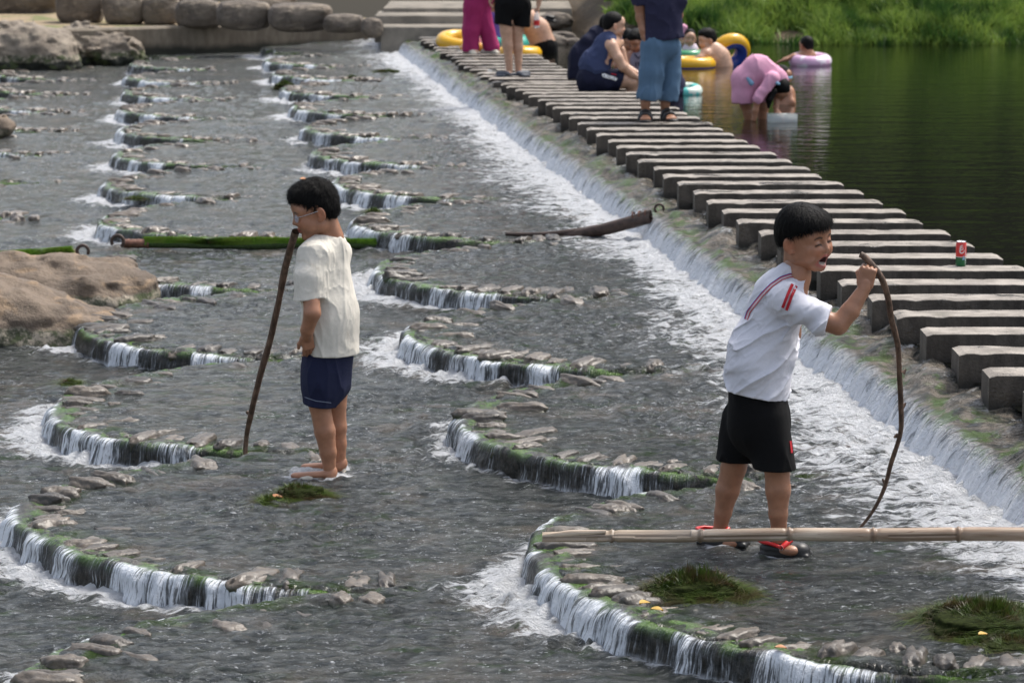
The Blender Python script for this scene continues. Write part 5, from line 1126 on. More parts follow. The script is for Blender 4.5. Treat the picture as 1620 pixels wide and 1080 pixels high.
def woman_magenta():
    root = person(752, 86, .275, "woman in wide magenta trousers and cream shoes standing on the far stepping stones"); k = 131/1.0
    tr = chain((757, -20, 0, .16), (750, 10, -.02, .125), (745, 48, -.03, .100), (744, 78, -.03, .105)); tr2 = chain((768, -20, .04, .14), (762, 15, .05, .110), (770, 50, .05, .095), (777, 76, .05, .105))
    garment("trousers", root, [Wn((760, -45, 0, .17), (760, -10, 0, .18), (0, 1, 0), .75)]+tr+[('k', .02)]+tr2+[cutv(Q(760, 82), (0, 0, -1)), folds(.012, 7, 7, 2, 111)], .05, .011, MMAG)
    hd, hr, _ = head(Q(762, -128), 150, 5, 0, 1.05, SK_PALE, hair='long', res=.006)
    feet = [piece([Wn((743, 82, -.03, .04), (752, 82, -.1, .04), (0, 0, 1), .6)], .02, .009), piece([Wn((772, 81, .05, .04), (781, 81, .0, .04), (0, 0, 1), .6)], .02, .009)]
    arms = [piece(chain((742, -92, 0, .045), (738, -60, 0, .038), (742, -30, -.05, .028)), .02, .009), piece(chain((784, -92, 0, .045), (788, -60, 0, .038), (784, -30, -.05, .028)), .02, .009), man_hand(742, -30, -.05, (0, 0, -1), (1, 0, 0)), man_hand(784, -30, -.05, (0, 0, -1), (-1, 0, 0), True)]
    tor = piece([Cn((762, -115, 0, .05), (762, -98, 0, .06)), Wn((762, -88, 0, .12), (760, -25, 0, .13), (0, 1, 0), .65), Cn((745, -90, 0, .045), (781, -90, 0, .045))]+chain((755, -25, 0, .08), (745, 30, -.03, .06), (744, 80, -.03, .04))+chain((767, -25, .04, .08), (768, 30, .05, .06), (774, 80, .05, .04)), .03, .012)
    body_mesh(root, [hd, tor]+feet+arms, SK_PALE); mesh_np("hair", rel(hr[0], root), hr[1], MHAIR, root)
    garment("blouse", root, [Wn((762, -45, 0, .17), (762, -85, 0, .16), (0, 1, 0), .65), ('k', .05), Cn((744, -92, 0, .06), (780, -92, 0, .06)), folds(.01, 6, 6, 3, 113)], .05, .012, MMAG)
    for (px, py, dy, yw) in ((743, 86, -.06, -60), (775, 84, .02, -25)):
        c = Q(px, py, dy); pr, _, _ = shoe_prims((c[0], c[1], .285), yw, .25, .09, .06); garment("shoe", root, pr, .01, .009, MCRSH)
woman_magenta()
def man_black_shorts():
    root = person(806, 120, .335, "man in black shorts and grey slides on the stepping stones, holding a drink bottle")
    l1 = piece(chain((800, 30, -.03, .085), (801, 50, -.03, .066), (803, 72, -.03, .058), (805, 95, -.03, .040), (806, 112, -.03, .034)), .02, .008)
    l2 = piece(chain((822, 30, .05, .085), (818, 50, .05, .063), (819, 75, .05, .056), (820, 98, .05, .038), (820, 112, .05, .034)), .02, .008)
    f1 = piece([Wn((805, 114, -.03, .038), (797, 119, -.13, .042), (0, 0, 1), .5)], .02, .008); f2 = piece([Wn((821, 114, .05, .038), (826, 119, -.05, .042), (0, 0, 1), .5)], .02, .008)
    a1 = piece(chain((842, -85, 0, .055), (849, -45, 0, .042), (853, -2, -.02, .030), (852, 8, -.02, .026)), .02, .008); h1 = man_hand(852, 6, -.02, (-.1, 0, -1), (-1, .2, 0), False, .95, 'fist')
    a2 = piece(chain((782, -85, 0, .055), (777, -45, 0, .042), (775, -8, -.02, .028)), .02, .009); h2 = man_hand(775, -8, -.02, (0, 0, -1), (1, 0, 0), True)
    hd, hr, _ = head(Q(812, -130), 120, 5, 0, 1.1, SK_PALE, hair='crop', res=.006)
    tor = piece([Cn((812, -118, 0, .05), (812, -98, 0, .07)), Wn((812, -88, 0, .135), (811, -10, 0, .13), (0, 1, 0), .65), Cn((784, -90, 0, .05), (840, -90, 0, .05))]+chain((801, -5, -.03, .085), (800, 32, -.03, .08))+chain((820, -5, .05, .085), (822, 32, .05, .08)), .03, .012)
    body_mesh(root, [l1, l2, f1, f2, a1, h1, a2, h2, hd, tor], SK_PALE); mesh_np("hair", rel(hr[0], root), hr[1], MHAIR, root)
    garment("shorts", root, [Wn((811, -28, 0, .155), (810, 5, 0, .165), (0, 1, 0), .8), ('k', .05)]+chain((798, 8, -.03, .10), (796, 40, -.03, .10))+[('k', .02)]+chain((826, 8, .04, .10), (826, 44, .04, .095))+[cutv(Q(810, 41), (-.12, 0, -1)), folds(.010, 7, 7, 2.5, 121), ('shell', .02)], .05, .009, MBLK)
    garment("shirt", root, [Wn((812, -20, 0, .17), (812, -80, 0, .17), (0, 1, 0), .7), ('k', .05), Cn((790, -92, 0, .07), (834, -92, 0, .07)), folds(.01, 6, 6, 3, 123)], .05, .012, MSHN)
    for (px, py, dy, yw) in ((799, 120, -.09, -115), (824, 119, -.01, -60)):
        c = Q(px, py, dy); R_ = frame(yw); c[2] = .345; garment("slide", root, [('b', c, (.05, .135, .014), R_, .012), ('k', .006), ('w', c+R_@np.array((-.045, .05, .02)), c+R_@np.array((.045, .05, .02)), .04, .04, R_[:, 2], .7)], .01, .008, MSLIP)
    # bottle in his hand
    Yb = Y0-.03; c = P(849, 45, Yb); c[2] += 0; b = empty("drink_bottle", tuple(c), "clear plastic bottle with a red cap held by the man in black shorts", "bottle")
    mp = M("clear_plastic"); mp.set(c=(.75, .8, .82), r=.12, al=.45); s_ = 1.0
    part("bottle_body", lathe([(.001, 0), (.028, .002), (.031, .012), (.031, .12), (.026, .15), (.013, .175), (.013, .19)]), mp.m, b); part("bottle_label", lathe([(.0316, .03), (.0316, .085)]), MREDP, b); part("cap", lathe([(.015, .186), (.015, .206), (.001, .207)]), MREDP, b)
man_black_shorts()
def torus_float(px, py, z, R0, r, tilt, yaw, cols, label, dz=0.0, dY=0.0, name="swim_ring"):
    """inflatable ring; cols = list of (material, from_angle, to_angle) round the tube section"""
    g_ = np.array(G(px, py, z)); root = empty(name, (g_[0], g_[1]+dY, z+dz), label, "swim ring"); n, k_ = 56, 24
    for ci_, (mt, a0, a1, nm) in enumerate(cols):
        a = np.linspace(0, 2*np.pi, n, endpoint=False); b = np.linspace(math.radians(a0), math.radians(a1), k_); A_, B_ = np.meshgrid(a, b, indexing='ij')
        wv = 1+.012*np.cos(A_*24); rr = R0+r*np.cos(B_)*wv; V = np.stack([rr*np.cos(A_), rr*np.sin(A_), r*np.sin(B_)*wv], -1).reshape(-1, 3)
        id_ = np.arange(n*k_).reshape(n, k_); nx = np.roll(id_, -1, 0); f = np.stack([id_[:, :-1], nx[:, :-1], nx[:, 1:], id_[:, 1:]], -1).reshape(-1, 4); o = mesh_np(nm, V, f, mt, root)
    root.rotation_euler = (math.radians(tilt), 0, math.radians(yaw)); return root
def vinyl(nm, c, c2=None, sc=6): 
    m = M(nm); o = m.obj(); col = m.mix(m.ramp(m.noise(o, sc, 3), .48, .56), c, c2) if c2 else m.mix(m.noise(o, 9, 3), tuple(x*.92 for x in c), c); m.set(c=col, r=.22, n=m.bump(m.noise(o, 22, 3), .3, .01)); return m.m
VY, VB, VO, VT, VP, VG = vinyl("yellow_vinyl", (.72, .40, .015)), vinyl("blue_vinyl", (.03, .07, .36)), vinyl("orange_vinyl", (.62, .25, .02)), vinyl("teal_vinyl", (.06, .38, .30)), vinyl("pink_white_vinyl", (.62, .38, .55), (.78, .70, .76), 5), vinyl("green_vinyl", (.06, .30, .14))
VTW = vinyl("pale_teal_vinyl", (.10, .50, .46), (.6, .68, .6), 9)
two = [(VY, -20, 200, "upper_half"), (VB, 200, 340, "lower_half")]
torus_float(728, 76, POOLZ, .22, .105, 14, 20, two, "yellow ring with blue underside, leftmost float, behind the magenta trousers", .07, .1)
torus_float(755, 84, POOLZ, .15, .075, -6, 0, [(VO, 0, 360, "ring_tube")], "small orange swim ring around the child behind the magenta trousers", .04, .2)
torus_float(803, 82, POOLZ, .185, .10, 10, 0, [(VT, 0, 360, "ring_tube")], "teal green swim ring between the magenta trousers and the black shorts", .09, .5)
o = torus_float(822, 88, POOLZ, .20, .085, 0, 0, [(VY, 0, 360, "ring_tube")], "yellow swim ring with white marks floating behind the legs of the man in black shorts", .03, 0)
mk = merge([tube([(.272*math.cos(a), .272*math.sin(a), -.045), (.287*math.cos(a), .287*math.sin(a), -.015)], [.010, .008], 6) for a in np.linspace(-2.9, -.3, 15)]); clean(mesh_np("white_mark", mk[0], mk[1], MWHT, o))
big = torus_float(1156, 104, POOLZ, .175, .095, -62, 25, [(VY, -80, 170, "front_half"), (VB, 170, 280, "back_half")], "yellow and blue ring tipped up on edge at the back of the shirtless man", .13, .25)
torus_float(1092, 107, POOLZ, .22, .085, 0, 0, two, "flat yellow and blue ring floating just left of the shirtless man in the water", .04, .05)
torus_float(1283, 104, POOLZ, .175, .085, 6, 10, [(VP, 0, 360, "ring_tube")], "pink and white swim ring on its own at the right side of the pool", .05, .1)
torus_float(1092, 98, POOLZ, .17, .07, 0, 0, [(VG, 0, 360, "ring_tube")], "green swim ring carrying the little girl with the pink bun", .03, .9)
torus_float(1087, 149, POOLZ, .10, .062, 12, 0, [(VTW, 0, 360, "ring_tube")], "small pale teal float half hidden behind the denim trousers", .035, .0)
def child_purple():
    root = person(783, 80, POOLZ, "child in a purple dress with long black hair, glimpsed between the two standing adults"); 
    garment("dress", root, [Wn((783, 62, .3, .15), (783, 30, .3, .11), (0, 1, 0), .75), folds(.01, 8, 8, 3, 131)], .04, .010, MPUR)
    hd, hr, _ = head(Q(779, 4, .3), 200, 10, 0, 1.0, SK_BR, hair='long', res=.006); a = piece(chain((775, 28, .3, .035), (770, 42, .2, .028), (764, 33, .1, .022)), .02, .008)
    body_mesh(root, [hd, piece([Cn((780, 14, .3, .045), (782, 28, .3, .06))], .02, .008), a, man_hand(764, 33, .1, (-1, 0, .6), (0, 0, -1), False, .8)], SK_BR); mesh_np("hair", rel(hr[0], root), hr[1], MHAIR, root)
child_purple()
def child_pink_small():
    root = person(752, 84, POOLZ, "small child in pink sitting in the orange ring behind the magenta trousers")
    garment("pink_top", root, [Wn((753, 86, .25, .10), (752, 60, .25, .085), (0, 1, 0), .8), folds(.008, 9, 9, 4, 133)], .03, .009, MPNK)
    hd, hr, _ = head(Q(752, 40, .25), 260, 10, 0, .85, SK_BR, hair='crop', res=.006); body_mesh(root, [hd, piece(chain((752, 50, .25, .04), (752, 60, .25, .05)), .02, .008), piece(chain((745, 62, .2, .03), (741, 74, .1, .022)), .02, .008)], SK_BR); mesh_np("hair", rel(hr[0], root), hr[1], MHAIR, root)
child_pink_small()
def man_bending():
    root = person(852, 84, POOLZ, "bare-backed man in dark swim shorts bending over in the water behind the black shorts")
    b = piece([Wn((860, 72, 0, .165), (850, 48, 0, .155), (0, 1, 0), .8), Wn((850, 48, 0, .15), (832, 30, -.05, .13), (0, 1, 0), .8), ('k', .04), Cn((824, 38, -.1, .055), (846, 22, .05, .06))]+chain((825, 40, -.1, .05), (820, 56, -.12, .04), (816, 72, -.12, .03)), .05, .009)
    hd, hr, _ = head(Q(828, 14, -.05), 230, 45, 0, 1.05, SK_PALE, hair='crop', res=.006)
    body_mesh(root, [b, hd, man_hand(816, 72, -.12, (0, 0, -1), (-1, 0, 0), True)], SK_PALE); mesh_np("hair", rel(hr[0], root), hr[1], MHAIR, root)
    garment("swim_shorts", root, [Wn((861, 76, 0, .175), (863, 90, 0, .16), (0, 1, 0), .85), folds(.008, 9, 9, 5, 141)], .04, .010, MBLK)
man_bending()
def man_sitting_far():
    root = person(930, 128, .345, "seated man in dark navy shirt, mostly hidden behind the man in slate blue")
    garment("shirt", root, [Wn((926, 118, .1, .19), (928, 92, .1, .18), (0, 1, 0), .8), Wn((928, 92, .1, .18), (948, 62, .12, .14), (0, 1, 0), .8), ('k', .04), Cn((930, 66, .05, .075), (960, 60, .2, .07)), cutv(Q(928, 126), (0, 0, -1)), folds(.014, 6, 6, 4, 151)], .05, .010, MNV2)
    garment("blue_side", root, [Wn((943, 122, -.02, .07), (942, 90, -.02, .07), (0, 1, 0), .6), Wn((942, 90, -.02, .065), (960, 60, -.0, .055), (0, 1, 0), .6)], .03, .010, MROY)
    hd, hr, _ = head(Q(961, 42, .15), 60, 5, 0, 1.05, SK_PALE, hair='crop', res=.006); thigh = piece(chain((935, 120, .1, .09), (985, 122, .15, .075), (990, 150, .2, .05)), .03, .01)
    body_mesh(root, [hd, piece([Cn((958, 50, .12, .055), (954, 64, .12, .07))], .02, .01), thigh], SK_PALE); mesh_np("hair", rel(hr[0], root), hr[1], MHAIR, root)
man_sitting_far()
def man_sitting():
    root = person(955, 138, .35, "seated man in slate blue sleeveless top and navy shorts with white lettering")
    T = [Wn((944, 128, 0, .170), (940, 105, 0, .158), (.7, .7, 0), .78), Wn((940, 105, 0, .158), (959, 74, 0, .142), (.7, .7, 0), .78), ('k', .05), Cn((960, 66, -.02, .07), (975, 62, .12, .07)), ('k', .03), Wn((958, 62, .0, .07), (968, 56, .05, .055), (.7, .7, 0), .8),
         ('sub', ('c', Q(985, 66, -.22), Q(975, 88, -.20), .085, .10), .03), cutv(Q(940, 136), (0, 0, -1)), folds(.014, 5, 5, 5, 161)]
    garment("sleeveless_top", root, T, .05, .008, MSLATE)
    arm = piece(chain((968, 74, -.10, .066), (978, 92, -.15, .052), (986, 106, -.16, .047), (1000, 118, -.12, .036), (1008, 123, -.10, .030)), .02, .007); h_ = man_hand(1007, 123, -.10, (1, .2, -.5), (-.3, 1, 0), False, 1.05)
    arm2 = piece(chain((982, 80, .15, .05), (988, 105, .15, .042), (1010, 118, .1, .03)), .02, .008); h2 = man_hand(1009, 118, .1, (1, 0, -.3), (0, -1, 0), True, 1.05)
    leg = piece(chain((962, 130, -.08, .10), (984, 126, -.08, .085), (999, 130, -.06, .068), (1000, 145, -.03, .056), (1001, 162, .0, .048)), .03, .007); leg2 = piece(chain((965, 130, .12, .10), (995, 124, .14, .07), (1008, 134, .16, .055), (1008, 158, .18, .045)), .03, .008)
    torso = piece([Wn((940, 118, 0, .16), (960, 74, 0, .135), (.7, .7, 0), .75), Cn((970, 56, .05, .06), (965, 68, .05, .09)), Cn((966, 72, -.08, .065), (978, 68, .12, .06))], .05, .009)
    hd, hr, _ = head(Q(971, 41, .05), 15, 6, 0, 1.16, SK_PALE, hair='crop', res=.0055)
    body_mesh(root, [arm, h_, arm2, h2, leg, leg2, torso, hd], SK_PALE); mesh_np("hair", rel(hr[0], root), hr[1], MHAIR, root)
    so_ = garment("shorts", root, [Wn((940, 128, 0, .185), (955, 130, -.02, .15), (0, 1, 0), .9), ('k', .04)]+chain((955, 129, -.08, .115), (978, 127, -.08, .105), (984, 131, -.07, .100))+chain((955, 128, .10, .11), (988, 124, .12, .09))+[cutv(Q(983, 130), (1, 0, -.35)), folds(.010, 7, 7, 5, 163)], .04, .008, MNV2)
    for i_, p_ in enumerate([[(953, 117), (955, 122)], [(955, 117), (959, 119), (957, 123)], [(960, 118), (960, 124)], [(963, 119), (963, 125)], [(966, 120), (966, 126), (969, 121)], [(970, 121), (970, 127)], [(973, 122), (973, 128), (976, 124)]]):
        decal("lettering", p_, 2.0, [MWHT], so_, root, .008, 6)
    decal("red_mark", [(967, 117), (975, 118.5)], 1.6, [MREDC], so_, root, .006, 5)
man_sitting()
def kid_bare():
    root = person(990, 128, POOLZ, "bare-shouldered dark-haired boy in the water behind the boy in the grey vest", Yov=None)
    b = piece([Wn((988, 125, 0, .12), (988, 95, 0, .12), (0, 1, 0), .75), ('k', .04), Cn((981, 86, 0, .045), (1000, 84, 0, .045))]+chain((981, 86, 0, .04), (977, 104, -.05, .033), (990, 116, -.15, .024)), .04, .009)
    hd, hr, _ = head(Q(993, 66, 0), -60, 20, 0, 1.0, SK_BR, hair='short', res=.006); body_mesh(root, [b, hd, piece([Cn((992, 74, 0, .045), (991, 86, 0, .05))], .02, .01)], SK_TAN); mesh_np("hair", rel(hr[0], root), hr[1], MHAIR, root)
kid_bare()
def boy_vest():
    root = person(1010, 150, POOLZ, "dark-haired boy in a grey sleeveless vest standing in the pool behind the denim trousers")
    b = piece([Wn((1012, 150, 0, .11), (1010, 100, 0, .12), (0, 1, 0), .75), ('k', .04), Cn((1000, 88, 0, .045), (1020, 86, 0, .045))]+chain((999, 90, -.02, .038), (992, 110, -.06, .032), (1002, 124, -.15, .024)), .04, .008)
    hd, hr, _ = head(Q(1008, 67, -.02), -130, 26, 0, 1.02, SK_TAN, hair='short', res=.0055); body_mesh(root, [b, hd, piece([Cn((1009, 76, 0, .045), (1010, 88, 0, .055))], .02, .01), man_hand(1002, 124, -.15, (1, 0, -.4), (0, 1, 0), False, .85)], SK_TAN); mesh_np("hair", rel(hr[0], root), hr[1], MHAIR, root)
    v_ = garment("vest", root, [Wn((1013, 145, 0, .135), (1011, 100, 0, .135), (0, 1, 0), .78), ('k', .03), Cn((1003, 92, 0, .055), (1018, 90, 0, .055)), folds(.010, 7, 7, 4, 171)], .04, .009, MGRV)
    for p_ in ([(1006, 98), (1006, 106)], [(1009, 98), (1012, 106)], [(1015, 98), (1015, 106)], [(1019, 98), (1019, 106)]): decal("lettering", p_, 1.6, [MNV2], v_, root, .008, 4)
    decal("neck_trim", [(1004, 86), (1010, 93), (1017, 84)], 2.0, [MNV2], v_, root, .008, 8)
boy_vest()
def man_denim():
    root = person(1040, 192, .345, "man in cropped denim trousers, navy shirt and black sandals standing on the stepping stones")
    S = [Wn((1045, 40, 0, .135), (1045, 72, 0, .170), (0, 1, 0), .78), ('k', .04)]+chain((1034, 75, -.03, .115), (1031, 115, -.04, .105), (1028, 150, -.05, .098), (1027, 158, -.05, .095))+[('k', .012)]+chain((1058, 75, .06, .115), (1060, 115, .07, .098), (1056, 152, .07, .088), (1056, 160, .07, .086))
    S += [cutv(Q(1040, 157.5), (-.08, 0, -1)), folds(.017, 6, 6, 1.6, 181, None, .6), ('shell', .016)]
    garment("cropped_trousers", root, S, .04, .0075, MDEN)
    garment("shirt", root, [Wn((1046, 64, 0, .200), (1044, 10, 0, .185), (0, 1, 0), .72), Wn((1044, 10, 0, .18), (1041, -45, 0, .18), (0, 1, 0), .7), ('k', .05), Cn((1016, -52, 0, .07), (1066, -52, 0, .07)), ('k', .03)]+chain((1014, -48, -.02, .08), (1012, -20, -.02, .078), (1014, 4, -.02, .080))+chain((1068, -48, .02, .08), (1072, -15, .02, .078), (1072, 2, 0, .08))+[cutv(Q(1045, 63), (.12, 0, -1)), ('f', lambda Pp, d: np.maximum(d, np.where(Pp[:, 0] < Q(1020, 0)[0], Q(1012, 8)[2]+.0-Pp[:, 2], -1))), folds(.014, 6, 6, 4, 183)], .05, .0085, MSHN)
    arm = piece(chain((1012, -10, -.02, .055), (1013, 12, -.02, .050), (1014, 28, -.02, .045), (1018, 48, -.05, .036), (1019, 58, -.06, .030)), .02, .007); h_ = man_hand(1019, 56, -.06, (.05, 0, -1), (1, .4, 0), False, 1.05)
    arm2 = piece(chain((1072, -8, 0, .05), (1073, 25, 0, .042), (1068, 55, .1, .03)), .02, .01)
    an = lambda x, dy: piece(chain((x, 140, dy, .055), (x, 165, dy, .040), (x, 180, dy, .036)), .02, .007)
    ft = lambda x, y, x2, y2, dy: piece([Wn((x, y, dy, .040), (x2, y2, dy-.15, .042), (0, 0, 1), .55), ('k', .01)]+[Cn((x2+a_*3.2, y2+1, dy-.18, .012), (x2+a_*3.4, y2+2, dy-.205, .010)) for a_ in (-2, -1, 0, 1, 2)], .015, .0055)
    hd, hr, _ = head(Q(1041, -95), 100, 5, 0, 1.12, SK_BR, hair='crop', res=.006)
    body_mesh(root, [arm, h_, arm2, an(1021, -.05), an(1052, .07), ft(1021, 180, 1021, 187, -.03), ft(1052, 180, 1062, 186, .08), hd, piece([Cn((1041, -80, 0, .055), (1041, -60, 0, .07)), Wn((1041, -45, 0, .135), (1045, 60, 0, .14), (0, 1, 0), .6), Cn((1012, -30, -.02, .05), (1072, -30, 0, .05))]+chain((1034, 60, -.03, .085), (1028, 110, -.04, .07), (1022, 145, -.05, .052))+chain((1056, 60, .06, .085), (1056, 110, .07, .07), (1052, 145, .07, .052)), .03, .011)], SK_BR); mesh_np("hair", rel(hr[0], root), hr[1], MHAIR, root)
    for (x, y, x2, y2, dy) in ((1021, 184, 1021, 190, -.04), (1053, 183, 1064, 189, .07)):
        a = Q(x, y, dy); b_ = Q(x2, y2, dy-.18); a[2] = b_[2] = .362; s_ = garment("sandal", root, [('w', a, b_, .052, .056, (0, 0, 1), .3)], .01, .007, MRUB); d_2 = (b_-a)/np.linalg.norm(b_-a); sd2 = np.array((d_2[1], -d_2[0], 0))
        for t_, hgt in ((.25, .085), (.62, .062)):
            c_ = a+(b_-a)*t_; an_ = np.linspace(0, math.pi, 12); v, f = tube([c_+sd2*.053*math.cos(q_)+np.array((0, 0, hgt*math.sin(q_))) for q_ in an_], [.016]*12, 8); clean(mesh_np("strap", rel(v, root), f, MRUB, s_))
        v, f = tube([a+np.array((0, .035, .02)), a+np.array((.035, .02, .065)), a+np.array((.03, -.03, .075)), a+np.array((-.03, -.03, .075)), a+np.array((-.035, .02, .065)), a+np.array((0, .035, .02))], [.010]*6, 8); clean(mesh_np("heel_strap", rel(v, root), f, MRUB, s_))
man_denim()
def wader_navy():
    root = person(1066, 150, POOLZ, "person in dark navy clothes crouching in the water behind the denim trousers")
    garment("navy_clothes", root, chain((1062, 118, .1, .11), (1068, 135, .05, .10), (1073, 148, .0, .075))+[folds(.01, 7, 7, 4, 191)], .04, .009, MSHN)
    body_mesh(root, [piece(chain((1052, 100, .15, .045), (1058, 110, .15, .08), (1064, 128, .12, .08), (1070, 146, .05, .06)), .04, .01), head(Q(1052, 96, .15), 200, 30, 0, .95, SK_BR, hair=None, res=.006)[0]], SK_BR)
wader_navy()
def girl_bun():
    root = person(1092, 96, POOLZ, "little girl with a pink bun ornament and pale swimsuit, facing the camera in the water", Yov=G(1092, 98, POOLZ)[1]+.9)
    garment("swimsuit", root, [Wn((1093, 98, 0, .10), (1092, 80, 0, .10), (0, 1, 0), .8), folds(.008, 9, 9, 6, 201)], .03, .010, MWP)
    hd, hr, _ = head(Q(1091, 61, 0), -85, 8, 6, .98, SK_PALE, hair='crop', res=.006)
    body_mesh(root, [hd, piece([Cn((1091, 70, 0, .042), (1092, 80, 0, .05)), Cn((1084, 80, 0, .035), (1101, 80, 0, .035))]+chain((1083, 80, 0, .032), (1079, 92, -.05, .026))+chain((1102, 80, 0, .032), (1106, 92, -.05, .026)), .03, .009)], SK_PALE); mesh_np("hair", rel(hr[0], root), hr[1], MHAIR, root)
    garment("pink_bun_ornament", root, [('c', Q(1082, 57, .05), Q(1080, 52, .05), .055, .050), ('k', .02), ('c', Q(1082, 44, .05), Q(1081, 43, .05), .045, .04)], .03, .009, MPNK); garment("blue_arm_float", root, [('t', Q(1078, 84, 0), .05, .035, frame(60))], .02, .009, VTW); garment("pink_arm_float", root, [('t', Q(1104, 84, 0), .05, .03, frame(110))], .02, .009, MPNK)
girl_bun()
def man_water():
    root = person(1124, 105, POOLZ, "shirtless black-haired man in the water, leaning over the blue and yellow rings")
    b = piece([Wn((1137, 106, 0, .17), (1133, 94, 0, .165), (0, 1, 0), .75), Wn((1133, 94, 0, .16), (1126, 84, 0, .14), (0, 1, 0), .75), ('k', .05), Cn((1118, 84, -.1, .055), (1136, 84, .1, .055))]+chain((1116, 87, -.12, .05), (1108, 93, -.15, .042), (1096, 97, -.15, .034)), .05, .008)
    hd, hr, _ = head(Q(1119, 65, 0), 200, 8, 0, 1.08, SK_PALE, hair='short', res=.006); body_mesh(root, [b, hd, piece([Cn((1123, 73, 0, .055), (1127, 82, 0, .07))], .02, .01), man_hand(1096, 97, -.15, (-1, 0, -.1), (0, 0, -1), True)], SK_PALE); mesh_np("hair", rel(hr[0], root), hr[1], MHAIR, root)
man_water()
def swimmer():
    root = person(1276, 100, POOLZ, "dark-haired swimmer inside the pink and white ring, one arm stretched to the left", Yov=G(1283, 104, POOLZ)[1]+.15)
    b = piece([Wn((1276, 102, 0, .12), (1276, 92, 0, .12), (0, 1, 0), .75)]+chain((1270, 90, -.03, .042), (1256, 90, -.1, .034), (1240, 95, -.15, .026)), .04, .009)
    hd, hr, _ = head(Q(1276, 73, 0), 120, 5, 0, 1.0, SK_BR, hair='crop', res=.006); body_mesh(root, [b, hd, piece([Cn((1276, 80, 0, .045), (1276, 92, 0, .06))], .02, .01), man_hand(1241, 95, -.15, (-1, 0, -.3), (0, 0, -1), True, .85)], SK_BR); mesh_np("hair", rel(hr[0], root), hr[1], MHAIR, root)
swimmer()
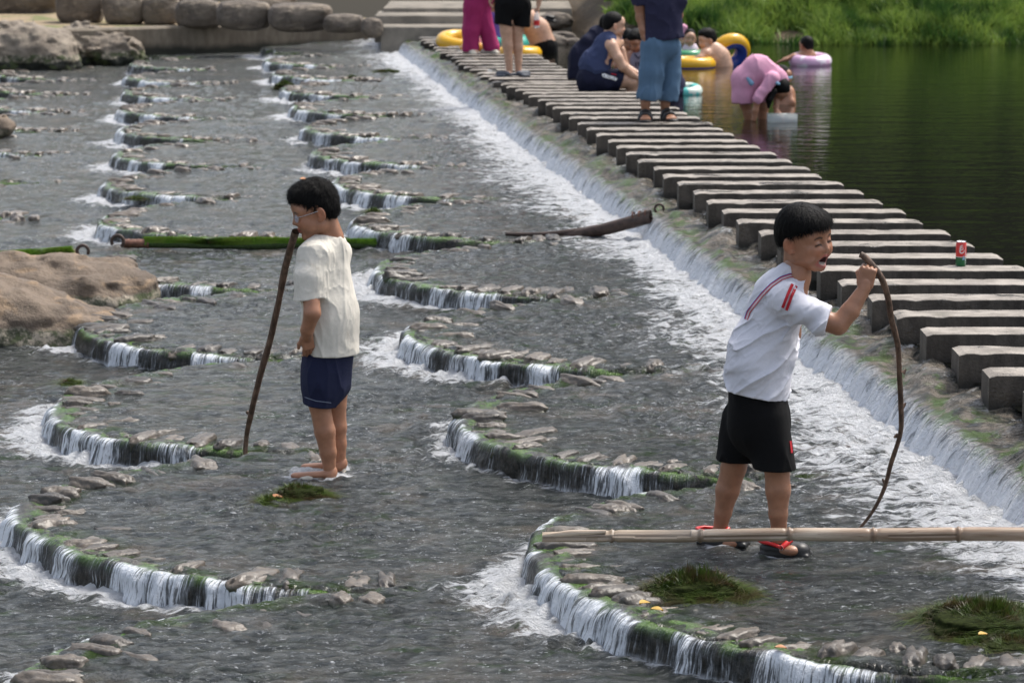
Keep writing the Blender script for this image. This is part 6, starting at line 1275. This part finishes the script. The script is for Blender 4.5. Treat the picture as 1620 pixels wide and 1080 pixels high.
def girl_pink():
    root = person(1200, 190, POOLZ, "girl in a pink dress bending down to a clear box in the water"); e = (0, 1, 0)
    garment("dress", root, [Wn((1180, 128, 0, .135), (1198, 112, 0, .145), e, .85), Wn((1198, 112, 0, .14), (1228, 125, 0, .11), e, .85), ('k', .03)]+chain((1180, 125, 0, .122), (1177, 150, 0, .105), (1176, 160, 0, .105))+[('k', .012)]+chain((1192, 130, .14, .10), (1207, 155, .16, .072), (1210, 162, .16, .072))+[('k', .012)]+chain((1222, 124, -.12, .066), (1206, 145, -.16, .052), (1199, 157, -.17, .050))+
        [('f', lambda Pp, d: np.maximum(d, Q(0, 163)[2]-Pp[:, 2])), folds(.010, 7, 7, 4, 211)], .05, .0075, MPNK)
    arm = piece(chain((1206, 145, -.16, .038), (1198, 160, -.17, .034), (1195, 175, -.17, .027), (1193, 190, -.17, .024)), .02, .007); arm2 = piece(chain((1236, 128, .02, .038), (1229, 150, 0, .032), (1228, 174, -.05, .024)), .02, .007)
    l1 = piece(chain((1178, 140, .05, .075), (1180, 165, .05, .055), (1183, 180, .05, .042), (1184, 194, .05, .034)), .02, .008); l2 = piece(chain((1206, 140, .16, .075), (1207, 168, .16, .056), (1206, 196, .16, .045)), .02, .008); l3 = piece(chain((1188, 160, .0, .05), (1190, 196, 0, .036)), .02, .009)
    hd, hr, _ = head(Q(1233, 142, 0), -50, 62, -10, 1.02, SK_BR, hair='bun', res=.0055); h2 = man_hand(1228, 173, -.05, (.5, -.3, -.7), (0, 0, -1), True, .9, 'flat')
    body_mesh(root, [arm, arm2, l1, l2, hd, h2, piece([Cn((1232, 132, .02, .05), (1224, 124, .03, .07))], .03, .009)], SK_TAN); h = mesh_np("hair", rel(hr[0], root), hr[1], MHAIR, root)
    garment("ponytail", root, chain((1224, 145, -.12, .035), (1217, 158, -.14, .030), (1216, 170, -.14, .014)), .02, .007, MHAIR); garment("hair_clip", root, [('c', Q(1228, 131, -.16), Q(1232, 133, -.16), .016, .014)], .01, .006, MPBL)
    garment("collar_trim", root, [Cn((1215, 130, -.12, .018), (1222, 125, -.09, .018))], .01, .006, MPBL); garment("side_panel", root, [Cn((1183, 124, -.115, .020), (1189, 132, -.118, .024))], .01, .006, MPBL)
    # clear box
    c = np.array(G(1237, 193, POOLZ)); b = empty("clear_box", (c[0], c[1], POOLZ), "clear plastic box held in the water by the girl in the pink dress", "plastic box"); mp = M("clear_plastic_sheet"); mp.set(c=(.55, .6, .6), r=.1, al=.42)
    for (x0, x1, y0, y1, z0, z1) in ((-.135, .135, -.09, -.085, -.04, .07), (-.135, .135, .085, .09, -.04, .07), (-.135, -.130, -.084, .084, -.04, .07), (.130, .135, -.084, .084, -.04, .07)):
        v, f = boxv(x0, x1, y0, y1, z0, z1); o = mesh_np("box_side", v, f, mp.m, b, smooth=False); clean(o)
    v, f = tube([(-.137, -.09, .071), (.137, -.09, .071), (.137, .09, .071), (-.137, .09, .071), (-.137, -.09, .071)], [.004]*5, 6); clean(mesh_np("box_rim", v, f, mp.m, b))
girl_pink()
def child_goggles():
    root = person(1245, 178, POOLZ, "child wearing goggles low in the water behind the girl in the pink dress", Yov=G(1245, 165, POOLZ)[1])
    hd, hr, R_ = head(Q(1237, 122, .05), -25, 10, 0, .98, SK_TAN, hair='crop', res=.0055); body_mesh(root, [hd, piece([Cn((1238, 132, .05, .045), (1240, 142, .05, .06)), Wn((1241, 150, .05, .11), (1244, 176, 0, .10), (0, 1, 0), .75)]+chain((1248, 146, 0, .035), (1252, 162, -.05, .028), (1246, 176, -.05, .024)), .04, .009)], SK_TAN); mesh_np("hair", rel(hr[0], root), hr[1], MHAIR, root)
    garment("goggles", root, [('c', place(np.array((-.045, .082, .01)), Q(1237, 122, .05), R_, .98), place(np.array((.045, .082, .01)), Q(1237, 122, .05), R_, .98), .016, .016)], .01, .005, MPBL)
child_goggles()
# black slipper on the bank
c = P(866, 30, 44.0); garment_root = empty("slipper", tuple(c), "dark slipper lying on the rock at the corner of the bank", "slipper")
v, f = sdf_mesh([('w', (-.08, 0, .0), (.08, 0, -.03), .05, .055, (0, 0, 1), .35), ('w', (.02, 0, .03), (.06, 0, .02), .05, .05, (0, 0, 1), .5)], .02, .01); mesh_np("sole", v, f, MRUB, garment_root)
print("SCRIPT TIME", time.time()-T0)
